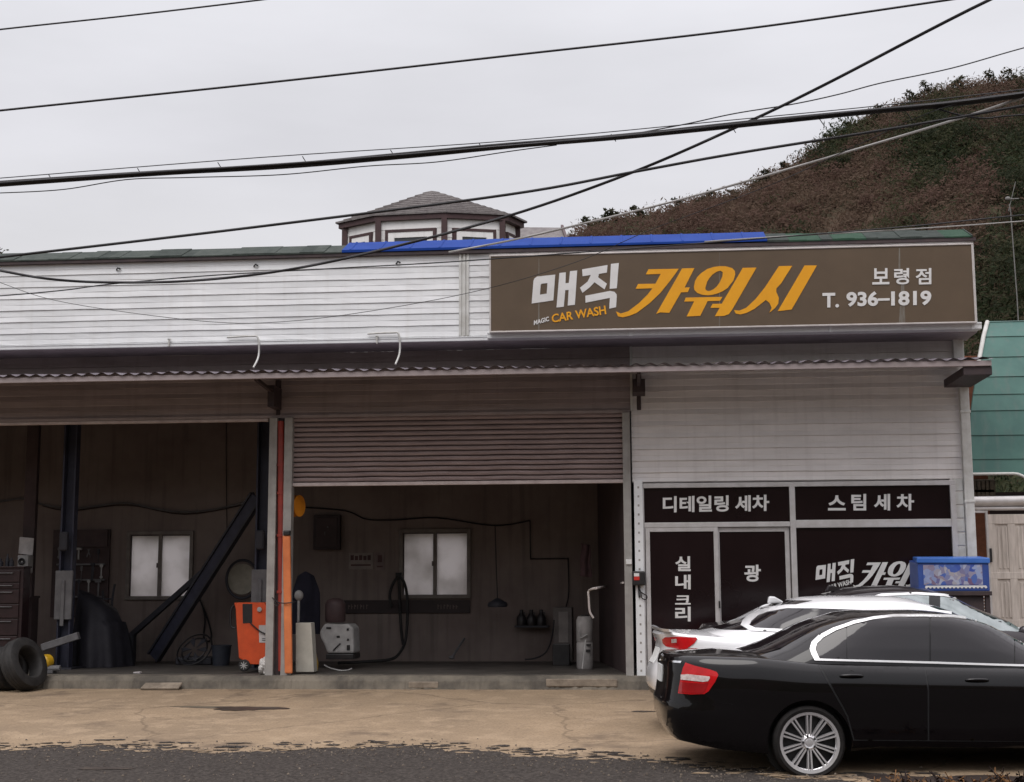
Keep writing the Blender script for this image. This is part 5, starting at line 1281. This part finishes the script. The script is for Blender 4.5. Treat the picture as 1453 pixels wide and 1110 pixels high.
# sheet of paper, loudspeaker, cup on a shelf
b = MB(); q = [P(28, 762, 1.6), P(48, 764, 1.6), P(46, 788, 1.6), P(26, 785.5, 1.6)]; b.prism([q], (0, .012, 0)); tag(b.build('paper_sheet', m_paper), 'pale sheet of paper fixed above the white loudspeaker', 'paper')
sp = thing('loudspeaker', 'small white loudspeaker with two black cones under the paper sheet', 'speaker', (fx(32, 800, 1.5), 1.5, 1.6))
b = MB(); bx(b, (25, 788), (39, 813.5), 1.5, 1.7); b.build('cabinet', m_white, sp, bevel=.012)
for px, py, r in ((31, 797, .058), (31.5, 807, .03)):
    b = MB(); b.lathe([(r, -.012), (r*.85, -.016), (r*.4, .004), (.0001, .006)], P(px, py, 1.495), (0, 1, 0), 20, cap=False); b.build('cone', M['black_plastic'], sp, smooth=40)
b = MB(); bx(b, (22, 846), (44, 849), 1.4, 1.75); bx(b, (24, 849), (42, 940), 1.45, 1.7); tag(b.build('narrow_cabinet', M['inside_dark'], bevel=.006), 'narrow dark cabinet under the loudspeaker', 'cabinet')
b = MB(); c = P(36, 846, 1.5); b.lathe([(.045, 0), (.055, .07), (.06, .075), (.05, .075), (.042, .01)], c, n=16); tag(b.build('bowl', m_white, smooth=40), 'small white bowl on the narrow dark cabinet', 'bowl')
# yellow container and small parts by the tyres
yc = P(65, 933, .15); yt = thing('yellow_drum', 'small round yellow drum lying near the leaning tyre', 'drum', (yc.x, .15, FL))
b = MB(); b.lathe([(.0001, -.08), (.08, -.078), (.10, -.06), (.105, 0), (.10, .06), (.08, .078), (.0001, .08)], (yc.x, .15, FL+.17), (.25, 1, .1), 28, cap=False); b.build('shell', m_yel, yt, smooth=40)
b = MB(); b.box(yc.x-.08, yc.x+.14, .08, .26, FL, FL+.065); b.tube([(yc.x+.05, .12, FL+.07), (yc.x+.24, .12, FL+.075)], .045, 10); b.build('base', m_grey, yt, bevel=.01)
b = MB(); c = P(190, 950, .2); b.hexa([(c.x, .18, FL+.001), (c.x+.1, .16, FL+.001), (c.x+.11, .22, FL+.001), (c.x+.01, .24, FL+.001), (c.x, .18, FL+.02), (c.x+.1, .16, FL+.02), (c.x+.11, .22, FL+.025), (c.x+.01, .24, FL+.02)]); tag(b.build('paper_scrap', m_paper), 'small pale scrap of paper on the floor of the left bay', 'scrap')
# tarpaulin covered heap
b = MB(); tx0, tx1 = fx(108, 900, 1.9), fx(184, 940, 1.9); ty = 1.95
def tarp(u, v):
    a = 2*math.pi*u; prof_h = 1-v; cx_ = (tx0+tx1)/2-.12*prof_h; rx = (tx1-tx0)/2*(1-.34*prof_h**1.5); ry = .5*(1-.5*prof_h**1.5)
    fold = 1+.07*math.sin(a*7+1.3)*v+.05*math.sin(a*11)*v
    if v == 0: rx = ry = .001
    return (cx_+rx*fold*math.cos(a), ty+ry*fold*math.sin(a), FL+1.08*prof_h**.8*(1-.18*math.cos(a)*(v > 0 and v < .4))+.004)
b.sheet(tarp, 60, 14); tag(b.build('covered_heap', m_tarp, smooth=80), 'waist high machine under a dark blue tarpaulin beside the lift post', 'covered heap')
# leaning ramp and bar
rt = thing('leaning_ramp', 'long dark steel ramp leaning diagonally against the right lift post', 'ramp', tuple(P(215, 938, 2.6)))
b = MB(); a, c = P(218, 938, 2.7), P(364, 705, 1.75); a.z = FL+.1; b.bar(a, c, .17, .05, (0, -1, .3)); b.build('deck', m_blue, rt, bevel=.006)
d_ = (c-a).normalized(); r_ = d_.cross(Vector((0, -1, .3))).normalized()
for sg in (-1, 1):
    b = MB(); b.bar(a+r_*sg*.10, c+r_*sg*.10, .03, .12, (0, -1, .3)); b.build('rail', m_dk, rt)
b = MB(); a, c = P(186, 902, 3.0), P(318, 785, 2.3); b.bar(a, c, .07, .09); b.box(a.x-.16, a.x+.06, 2.95, 3.1, FL, a.z+.04); tag(b.build('leaning_bar', m_dk, bevel=.006), 'thinner dark bar running diagonally from the floor up to the leaning ramp', 'bar')
# round lid, fan, bucket, cable loop
dt = thing('round_board', 'large round grey board with a dark rim hanging beside the right lift post', 'lid', tuple(P(344, 822, 2.6)))
c = P(344, 822, 2.6); b = MB(); b.lathe([(.0001, -.02), (.25, -.02), (.25, .02), (.0001, .02)], c, (.15, 1, 0), 40, cap=False); b.build('face', gm('board_grey', (.30, .28, .23)), dt, smooth=30)
b = MB(); b.tube([c+Vector((.265*math.cos(2*math.pi*k/36), -.01, .31*math.sin(2*math.pi*k/36))) for k in range(36)], .022, 8, True); b.build('rim', m_dk, dt, smooth=60)
ft = thing('floor_fan', 'black round floor fan lying on its back under the ramp', 'fan', tuple(P(272, 930, 2.4)))
c = P(276, 922, 2.4); b = MB(); axf = Vector((-.2, -.75, .6)).normalized(); x_ = axf.orthogonal().normalized(); y_ = axf.cross(x_)
for r in (.30, .22): b.tube([c+(x_*math.cos(2*math.pi*k/32)+y_*math.sin(2*math.pi*k/32))*r for k in range(32)], .014, 6, True)
b.build('cage', M['black_plastic'], ft, smooth=60)
b = MB()
for k in range(6):
    a = 2*math.pi*k/6; d1_ = x_*math.cos(a)+y_*math.sin(a); d2_ = axf.cross(d1_); b.prism([[c+d1_*.05, c+d1_*.20+d2_*.06, c+d1_*.26, c+d1_*.20-d2_*.03]], axf*.01)
b.build('blade', m_dk, ft); b = MB(); b.box(c.x-.3, c.x+.3, 2.35, 2.75, FL, FL+.12); b.build('base', m_dk, ft, bevel=.02)
b = MB(); c = P(314, 928, 2.2); b.lathe([(.13, 0), (.155, .30), (.165, .30), (.165, .32), (.15, .32), (.12, .02)], (c.x, 2.2, FL), n=24); tag(b.build('bucket', gm('bucket_blue', (.03, .035, .05)), smooth=40), 'dark bucket on the floor between the fan and the orange machine', 'bucket')
b = MB(); b.tube(smooth_path([P(x, y, 3.36) for x, y in ((283, 850), (288, 862), (295, 880), (300, 902), (296, 910), (289, 904), (291, 880), (288, 862))], 5), .014, 6); tag(b.build('cable_loop', M['cable'], smooth=60), 'black cable loop hanging on the back wall behind the ramp', 'cable')
# orange service machine
zo = lambda pts: [(180+x/3.9625, 690+y/3.9625) for x, y in pts]
ot = thing('service_machine', 'orange wheeled service machine with a white label beside the bay post', 'machine', (fx(358, 955, .25), .25, FL))
OY = .28
b = MB(); b.prism([[P(x, y, OY) for x, y in zo([(600, 655), (775, 655), (822, 750), (830, 950), (770, 1003), (690, 1003), (628, 968), (616, 800), (610, 690)])]], (0, .5, 0)); b.build('housing', m_or, ot, bevel=.02)
b = MB(); b.prism([[P(x, y, OY-.004) for x, y in zo([(650, 662), (705, 662), (705, 768), (652, 772)])]], (0, .01, 0)); b.build('control_panel', M['black_plastic'], ot)
b = MB(); c = P(*zo([(747, 693)])[0], OY); b.lathe([(.035, -.02), (.028, -.024), (.0001, -.022)], c, (0, 1, 0), 20, cap=False); b.build('gauge', m_white, ot, smooth=40)
b = MB(); b.prism([[P(x, y, OY-.004) for x, y in zo([(742, 782), (822, 780), (824, 880), (744, 880)])]], (0, .003, 0)); lb = b.build('label', m_paper, ot)
b = MB()
for y in (856, 866): b.prism([[P(x, yy, OY-.006) for x, yy in zo([(760, y), (812, y-2), (812, y+2), (760, y+4)])]], (0, .002, 0))
b.build('print', m_dk, lb)
for wx in (660, 800):
    c = P(*zo([(wx, 1008)])[0], OY-.02); wo = MB(); tyre(wo, c, (0, 1, 0), .085, .055, .05); w_ = wo.build('wheel', M['black_rubber'], ot, smooth=40)
    h = MB(); h.lathe([(.02, -.03), (.02, .0)], c, (0, 1, 0), 12)
    for k in range(8): a = k*math.pi/4; h.bar(c+Vector((math.cos(a)*.015, -.026, math.sin(a)*.015)), c+Vector((math.cos(a)*.056, -.026, math.sin(a)*.056)), .012, .012)
    h.build('hub', m_white, w_)
b = MB(); b.tube(smooth_path([P(x, y, OY+.05) for x, y in zo([(605, 670), (588, 690), (583, 740), (588, 790), (612, 800)])], 5), .016, 8); b.build('hose', M['cable'], ot, smooth=60); b = MB(); b.tube(smooth_path([P(x, y, OY-.02) for x, y in zo([(690, 765), (740, 810), (780, 830), (822, 835)])], 5), .010, 6); b.build('hose', M['cable'], ot, smooth=60)
def crumple(c, r, seed, n=18):
    q = random.Random(seed); b = MB(); ph = [q.random()*6 for _ in range(6)]
    def f(u, v):
        a = 2*math.pi*(u % 1); p = math.pi*v; s = 1+.14*math.sin(3*a+ph[0]+4*p)+.10*math.sin(5*a+ph[1])*math.sin(p*3+ph[2])+.08*math.sin(9*a-6*p+ph[3])
        return (c[0]+r[0]*s*math.sin(p)*math.cos(a), c[1]+r[1]*s*math.sin(p)*math.sin(a), max(c[2]+r[2]*s*math.cos(p), c[2]-r[2]*.8))
    b.sheet(f, n, 12); return b
c = P(377, 944, .05); tag(crumple((c.x, .05, FL+.10), (.10, .09, .125), 4).build('plastic_bag', gm('bag_white', (.62, .60, .58), (.5, .48, .46), .4)), 'crumpled white plastic bag at the foot of the orange machine', 'bag')
# orange guard on the post, tie wire
gt_ = thing('post_guard', 'upright orange padded guard with a black cap strapped to the bay post', 'guard', (fx(408, 950, -.17), -.17, FL-.05))
q = [P(400.5, 760, -.17), P(411.5, 760, -.17), P(414.5, 956, -.17), P(403.5, 956, -.17)]
b = MB(); b.hexa([q[3], q[2], q[2]+Vector((0, .055, 0)), q[3]+Vector((0, .055, 0)), q[0], q[1], q[1]+Vector((0, .055, 0)), q[0]+Vector((0, .055, 0))]); b.build('padding', M['orange_paint'], gt_, bevel=.018)
b = MB(); c = P(406.5, 757, -.18); b.box(c.x-.05, c.x+.05, -.19, -.10, c.z-.03, c.z+.045); b.build('cap', M['black_plastic'], gt_, bevel=.015)
b = MB(); b.tube(smooth_path([P(386, 848, -.12), P(392, 853, -.13), P(400, 856, -.185), P(415, 855, -.185), P(420, 854, -.12)], 4), .008, 6); b.tube(smooth_path([P(389, 855, -.13), P(393, 860, -.15), P(397, 856, -.15)], 4), .007, 6); b.build('strap', M['cable'], gt_, smooth=60)
b = MB(); c = P(421, 718, .30); b.lathe([(.02, -.05), (.15, -.05), (.16, -.04), (.16, -.03), (.07, -.02), (.07, .03), (.16, .04), (.16, .05), (.02, .055)], c, (1, -.35, 0), 32); tag(b.build('hose_reel', mat('reel_orange', (.75, .27, .02), .4, 0, (.6, .2, .02), 5), smooth=35), 'round orange hose reel fixed high behind the bay post', 'hose reel')
# wiring on the back wall
def wire(label, pts, r=.011, Y=3.37, m=None):
    b = MB(); b.tube(smooth_path([P(x, y, Y) for x, y in pts], 5), r, 6); return tag(b.build('wall_cable', m or M['cable'], smooth=60), label, 'cable', 'wiring inside the bays')
wire('grey cable drooping along the back wall of the left bay', [(-20, 714), (0, 712), (35, 708), (60, 716), (100, 722), (140, 718), (180, 714), (220, 722), (262, 727), (310, 722), (358, 710)], .014, 3.34, m_grey)
wire('thin black wire running under the grey cable in the left bay', [(60, 718), (100, 725), (180, 717), (262, 730), (350, 716)], .007)
wire('thin wire hanging straight down the back wall left of the round board', [(321, 600), (321, 660), (322, 755)], .007)
wire('black wire drooping along the top of the right bay wall', [(430, 720), (490, 725), (520, 737), (560, 738), (620, 735), (700, 746), (752, 739)], .012)
wire('stepped conduit going down the right end of the back wall', [(752, 739), (752.5, 770), (753, 792), (756, 793), (780, 793), (804, 793), (806, 796), (807, 840), (803, 862)], .011)
# panel, notices, hose, brown strip, pendant, jugs
et = thing('electric_panel', 'dark square electric panel high on the back wall left of the right window', 'electric panel', tuple(P(463, 756, 3.3)))
b = MB(); bx(b, (445, 731), (482, 780), 3.28, 3.395); b.build('case', gm('panel_dark', (.035, .022, .024)), et, bevel=.008); b = MB(); bx(b, (449, 735), (478, 776), 3.268, 3.278); b.build('lid', gm('panel_lid', (.05, .03, .03)), et, bevel=.004)
b = MB(); c = P(465, 748, 3.262); b.lathe([(.014, 0), (.014, .01)], c, (0, 1, 0), 10); c = P(461, 757, 3.262); b.box(c.x-.006, c.x+.006, 3.26, 3.268, c.z-.03, c.z+.03); b.build('handle', m_grey, et)
b = MB(); bx(b, (495, 785), (529, 808), 3.385, 3.395); nt_ = tag(b.build('notice', gm('notice_paper', (.26, .22, .20))), 'pale notice with a dark heading and an underline, left of the right back window', 'notice')
b = MB()
for i in range(5): bx(b, (497.5+i*6, 788+(i % 2)), (502+i*6, 795), 3.382, 3.3845)
bx(b, (498, 801), (526, 803), 3.382, 3.3845); b.build('print', gm('print_brown', (.07, .03, .03)), nt_)
b = MB(); bx(b, (533, 784), (545, 809), 3.385, 3.395); nt2 = tag(b.build('notice', gm('notice_tall', (.20, .15, .14))), 'small narrow notice beside the larger one on the back wall', 'notice')
b = MB(); bx(b, (536, 788), (542, 798), 3.382, 3.3845); bx(b, (535, 803), (543, 805), 3.382, 3.3845); b.build('print', gm('print_dark', (.09, .04, .04)), nt2)
b = MB(); b.tube(smooth_path([P(x, y, Y) for x, y, Y in ((556, 862, 3.3), (553, 845, 3.3), (558, 828, 3.3), (566, 819, 3.28), (573, 826, 3.25), (577.5, 845, 3.25), (578, 880, 3.2), (575, 910, 3.1), (566, 928, 2.9), (553, 936, 2.6), (520, 939, 2.3), (480, 941, 2.0))], 5), .024, 8)
b.tube(smooth_path([P(x, y, 3.3) for x, y in ((566, 819), (567, 850), (569, 890), (572, 915))], 5), .024, 8); c = P(566, 817, 3.33); b.box(c.x-.05, c.x+.05, 3.28, 3.4, c.z-.03, c.z+.05)
tag(b.build('water_hose', M['black_rubber'], smooth=60), 'black water hose looped on the back wall and trailing over the floor', 'hose')
b = MB(); bx(b, (487, 852), (667, 870), 3.36, 3.395); st_ = tag(b.build('sign_strip', gm('strip_brown', (.030, .018, .018)), bevel=.004), 'long narrow brown sign strip with faint worn letters under the right back window', 'sign')
b = MB(); q_ = random.Random(2)
for s0, n in ((494, 7), (621, 7)):
    for i in range(n):
        px = s0+i*4.3; bx(b, (px, 857.5+q_.random()), (px+.9, 864.5), 3.357, 3.3595); bx(b, (px+1.0, 857.8+q_.random()*3.5), (px+2.6, 859.4+q_.random()*3), 3.357, 3.3595)
b.build('lettering', gm('faded_letters', (.15, .11, .10)), st_)
pt = thing('hanging_lamp', 'dark oval lamp shade hanging low on a long cord, right of the right window', 'lamp', tuple(P(706, 856, 2.6)))
b = MB(); b.tube([P(702.5, 746, 2.7), P(704, 800, 2.65), P(706, 850, 2.6)], .010, 6); b.build('cord', M['cable'], pt, smooth=60)
b = MB(); c = P(706, 857, 2.6); b.lathe([(.03, .09), (.06, .07), (.15, .02), (.165, -.02), (.15, -.05), (.0001, -.055)], c, (0, 0, 1), 28, cap=False); b.build('lamp_shade', m_dk, pt, smooth=50)
for i, px in enumerate((740, 754, 768)):
    b = MB(); c = P(px, 888, 3.25); b.lathe([(.075, 0), (.08, .02), (.08, .13), (.035, .20), (.030, .21), (.030, .26), (.018, .26)], c, n=18); b.box(c.x+.03, c.x+.06, c.y-.012, c.y+.012, c.z+.13, c.z+.22)
    tag(b.build('jug', gm('jug_dark', (.022, .018, .02), rough=.4), smooth=40), '%s of three dark plastic jugs on the little shelf of the back wall' % ['leftmost', 'middle', 'rightmost'][i], 'jug', 'jugs on the wall shelf')
b = MB(); bx(b, (730, 888), (778, 890.5), 3.15, 3.395); tag(b.build('wall_shelf', m_dk), 'short dark shelf carrying three jugs on the back wall', 'shelf')
mc = thing('wash_cabinet', 'dark grey wash machine cabinet standing in the right rear corner', 'machine', (fx(797, 930, 2.3), 2.3, FL))
b = MB(); b.box(fx(785, 900, 2.3), fx(812, 900, 2.3), 2.3, 2.8, FL+.05, fz(797, 862, 2.3)); b.build('case', gm('case_grey', (.10, .085, .08)), mc, bevel=.012)
b = MB(); bx(b, (792.5, 868), (806.5, 912), 2.292, 2.299); b.build('front_panel', gm('panel_grey', (.19, .17, .16)), mc, bevel=.003); b = MB(); b.box(fx(784, 900, 2.25), fx(808, 900, 2.25), 2.2, 2.292, FL, fz(797, 914, 2.2)); b.build('base', M['black_plastic'], mc, bevel=.01)
b = MB(); b.tube(smooth_path([P(x, y, 2.2) for x, y in ((786, 880), (783, 905), (775, 925), (760, 934), (745, 936))], 5), .014, 6); b.build('hose', M['cable'], mc, smooth=60)
cn = thing('white_canister', 'pale plastic canister with black marks in front of the brown side wall', 'canister', (fx(830, 940, 1.4), 1.4, FL))
c = P(830, 942, 1.4); b = MB(); hh = fz(830, 874, 1.4)-FL; b.lathe([(.115, 0), (.125, .02), (.125, hh*.48), (.115, hh*.5), (.125, hh*.52), (.125, hh-.06), (.10, hh-.01), (.05, hh)], (c.x, 1.4, FL), n=28); b.build('shell', gm('canister_grey', (.34, .32, .31)), cn, smooth=40)
b = MB(); b.lathe([(.06, 0), (.06, .02)], (c.x+.01, 1.37, FL+hh), n=16); b.box(c.x+.02, c.x+.09, 1.272, 1.285, FL+.25, FL+.29); b.box(c.x+.03, c.x+.10, 1.272, 1.285, FL+.34, FL+.37); b.build('cap', M['black_plastic'], cn)
b = MB(); b.tube(smooth_path([P(822, 895, 1.25), P(823, 905, 1.25), P(829, 903, 1.25), P(834, 900, 1.25)], 4), .010, 6); b.tube(smooth_path([P(831, 908, 1.2), P(829, 925, 1.1), P(826, 950, .8)], 4), .009, 6); b.build('tube', m_white, cn, smooth=60)
def wallx(Y): return -.15-(.47)*(Y-.06)/(BY-.06)-.015
b = MB(); pts = []
for px, py in ((884, 827), (866, 831), (850, 834), (836, 838), (835.5, 850), (837, 868), (842, 877)):
    d = ray(px, py); lo, hi = 19.8, 24
    for _ in range(40):
        m_ = (lo+hi)/2; q = CAM+d*m_
        if q.x < wallx(max(q.y, .06)): hi = m_
        else: lo = m_
    pts.append(CAM+d*lo)
pts[0] = P(884, 827, .05)
b.tube(smooth_path(pts, 4), .016, 8); tag(b.build('white_pipe', M['white_cable'], smooth=60), 'thin white bent pipe crossing the dark side wall of the right bay', 'pipe')
b = MB(); c = P(831, 795, 2.6)
def towel(u, v): return (c.x+(u-.5)*.15*(1+.25*v)+.01*math.sin(v*9), 2.6+.03*math.sin(u*9+v*2), c.z+.27-v*.52-.03*u)
b.sheet(towel, 14, 12); o = b.build('towel', gm('towel_pink', (.15, .09, .10), (.11, .07, .075), .95), smooth=80); sm = o.modifiers.new('thickness', 'SOLIDIFY'); sm.thickness = .012; tag(o, 'dull pink towel hanging in the right rear corner above the canister', 'towel')
# pressure washer and neighbours
pw = thing('pressure_washer', 'pale rounded pressure washer with a dark tank on top in the right bay', 'pressure washer', (fx(478, 935, 1.1), 1.1, FL)); WY = 1.1
zp = lambda pts: [(400+x/4.827, 740+y/4.827) for x, y in pts]
b = MB(); b.prism([[P(x, y, WY) for x, y in zp([(290, 700), (460, 705), (488, 730), (494, 905), (310, 905), (290, 850), (265, 800), (255, 760)])]], (0, .5, 0)); b.build('housing', m_white, pw, bevel=.035)
b = MB(); bx(b, zp([(300, 908)])[0], zp([(490, 945)])[0], WY-.02, WY+.5); b.build('base', M['black_plastic'], pw, bevel=.01)
b = MB(); c = P(*zp([(365, 690)])[0], WY+.2); b.lathe([(.14, 0), (.155, .03), (.155, .27), (.13, .33), (.07, .36), (.03, .365)], c, n=24); b.build('tank', gm('tank_brown', (.06, .035, .035)), pw, smooth=45)
b = MB()
for x, y, w, h in ((320, 730, 34, 14), (450, 740, 14, 16), (452, 810, 14, 14), (455, 865, 22, 36), (385, 790, 22, 14)):
    b = MB(); q = zp([(x-w/2, y-h/2), (x+w/2, y+h/2)]); bx(b, q[0], q[1], WY-.012, WY-.001); b.build('knob', M['black_plastic'], pw, bevel=.004)
b = MB(); b.tube([P(*q, WY-.012) for q in zp([(350, 885), (400, 835)])], .010, 6); b.build('lever', M['black_plastic'], pw)
b = MB(); b.tube(smooth_path([P(*q, WY-.3) for q in zp([(290, 985), (330, 1005), (400, 1022), (450, 1020), (480, 1008)])], 5), .013, 6); b.build('hose', m_white, pw, smooth=60)
b = MB(); q = [P(x, y, .12) for x, y in ((419.5, 884), (441.5, 884), (445.5, 954), (419.5, 954))]; b.hexa([q[3], q[2], q[2]+Vector((0, .22, 0)), q[3]+Vector((0, .22, 0)), q[0], q[1], q[1]+Vector((0, .22, 0)), q[0]+Vector((0, .22, 0))])
tag(b.build('plinth_box', gm('box_cream', (.48, .46, .40), (.40, .38, .33)), bevel=.008), 'tall cream coloured box standing just right of the bay post', 'box')
b = MB(); q = [P(x, y, .45) for x, y in ((444, 917), (447, 925), (451, 942), (450, 952), (446, 952))]; b.prism([q], (0, .05, 0)); tag(b.build('yellow_board', gm('yellow_dull', (.42, .27, .05))), 'narrow yellow board leaning beside the cream coloured box', 'board')
b = MB(); c = P(433, 850, 1.3)
def coat(u, v):
    a = 2*math.pi*u; w_ = (.10+.10*min(1, v*3)+.03*v) if v > 0 else .01; f = 1+.10*math.sin(a*5+v*3)
    return (c.x+w_*f*math.cos(a), 1.3+w_*.5*f*math.sin(a), c.z+.42-v*.95)
b.sheet(coat, 40, 14); tag(b.build('work_coat', gm('coat_navy', (.018, .017, .027), (.012, .012, .019), .9), smooth=80), 'dark navy work coat hanging behind the cream coloured box', 'coat')
b = MB(); c = P(424, 845, 1.0); b.ell(c, (.07, .06, .08)); b.tube([c, c-Vector((0, 0, .4))], .02, 8); tag(b.build('round_brush', m_white, smooth=60), 'small pale round brush on a stick hanging in front of the navy coat', 'brush')
b = MB(); b.tube([P(642, 932, 3.0), P(659, 906, 3.3)], .018, 8); b.ell(P(641, 933, 3.0), (.05, .03, .03)); tag(b.build('stick', m_grey, smooth=60), 'short stick leaning on the back wall below the brown sign strip', 'stick')
# control box on the perforated trim, small plate, plank on the step
cb = thing('control_box', 'small black control box with a red and white button on the white slotted post', 'control box', tuple(P(907, 821, -.12)))
b = MB(); b.box(fx(897.5, 821, -.14), fx(915.5, 821, -.14), -.16, -.08, fz(906, 831, -.14), fz(906, 810.5, -.14)); b.build('case', M['black_plastic'], cb, bevel=.018)
b = MB(); bx(b, (899.5, 813.5), (907, 818), -.166, -.158); b.build('label', M['letter_white'], cb); b = MB(); bx(b, (899.5, 818.3), (907.5, 823.5), -.168, -.158); b.build('button', gm('button_red', (.65, .03, .02)), cb, bevel=.004)
b = MB(); b.tube(smooth_path([P(x, y, -.10) for x, y in ((907, 831), (908, 838), (912, 842), (918, 846), (916, 851), (910.5, 848), (909, 840))], 5), .008, 6); b.tube([P(906, 831, -.09), P(907, 848, -.09)], .012, 6); b.build('cable', M['cable'], cb, smooth=60)
b = MB(); bx(b, (888, 794), (896.5, 801), -.125, -.102); tag(b.build('switch_plate', M['letter_white'], bevel=.006), 'small white switch plate on the grey bay jamb', 'switch')
b = MB(); c0, c1 = P(205, 969, -.36), P(258, 969, -.36); b.hexa([(c0.x, -.52, gz(-.5)+.004), (c1.x, -.50, gz(-.5)+.004), (c1.x+.01, -.35, .13), (c0.x+.02, -.36, .125), (c0.x, -.53, gz(-.5)+.03), (c1.x, -.51, gz(-.5)+.03), (c1.x+.01, -.36, .155), (c0.x+.02, -.37, .15)])
tag(b.build('plank', M['patch'], bevel=.006), 'short pale plank leaning on the concrete step below the left bay', 'plank')
# ================================================================== dark planting bed with dry weeds at the lower right
bed0 = fx(1216, 1085, -8.0)
b = MB(); b.sheet(lambda u, v: (bed0+u*9+.10*math.sin(v*9), -7.0-v*2.2, gz(-8)+.012+.07*math.sin(math.pi*min(1, v*1.0))*(1 if .02 < u < .98 else 0)+.012*math.sin(u*60)*math.sin(v*17)), 90, 14)
o = b.build('planting_bed', mat('dark_soil', (.022, .016, .014), .95, 0, (.038, .027, .022), 9, 7, bump=.9, bscale=30), smooth=80, fix=False); o['kind'] = 'structure'
mwd = [mat('dry_weed', (.20, .10, .04), .9, 0, (.09, .05, .025), 12), mat('brown_weed', (.03, .02, .017), .9, 0, (.018, .012, .011), 12)]
wr = random.Random(21)
def weed(px, py, Y, s, m, label):
    q = P(px, py, Y); z0 = gz(Y)+.03; hgt = max(.08, q.z-z0)
    t = thing('dry_weed', label, 'weed', (q.x, Y, z0), 'dry weeds in front of the black car')
    st = MB(); lf = MB()
    for k in range(4):
        a = wr.random()*6.28; l = .05+.09*wr.random(); top_ = Vector((q.x+math.cos(a)*l, Y+math.sin(a)*l, z0+hgt*wr.uniform(.6, 1.0)))
        path = smooth_path([(q.x+wr.uniform(-.015, .015), Y+wr.uniform(-.015, .015), z0), (q.x+math.cos(a)*l*.3, Y+math.sin(a)*l*.3, z0+hgt*.5), top_], 4); st.tube(path, [.004]*len(path), 5)
        for j in range(4):
            p = path[min(len(path)-1, 3+j)]; b_ = wr.random()*6.28; L_ = s*wr.uniform(.5, 1.2); d = Vector((math.cos(b_), math.sin(b_), wr.uniform(-.7, .5))).normalized(); e_ = d.cross(Vector((0, 0, 1))).normalized()*L_*.22
            i0 = len(lf.v); lf.v += [tuple(p), tuple(p+d*L_*.45+e_), tuple(p+d*L_+Vector((0, 0, -L_*.25))), tuple(p+d*L_*.45-e_+Vector((0, 0, .01)))]; lf.f += [(i0, i0+1, i0+2), (i0, i0+2, i0+3)]
    st.build('stem', m, t, smooth=60); lf.build('leaf', m, t, fix=False)
for i, (px, py) in enumerate(((1268, 1094), (1284, 1092), (1299, 1098), (1338, 1094), (1352, 1092), (1366, 1097), (1410, 1090), (1420, 1082), (1434, 1092), (1449, 1086), (1240, 1102), (1320, 1101), (1385, 1100))):
    weed(px, py, -8.25-.1*(i % 3), .07, mwd[i % 2], 'small %s weed in the dark bed in front of the black car' % ['dry orange', 'dark brown'][i % 2])
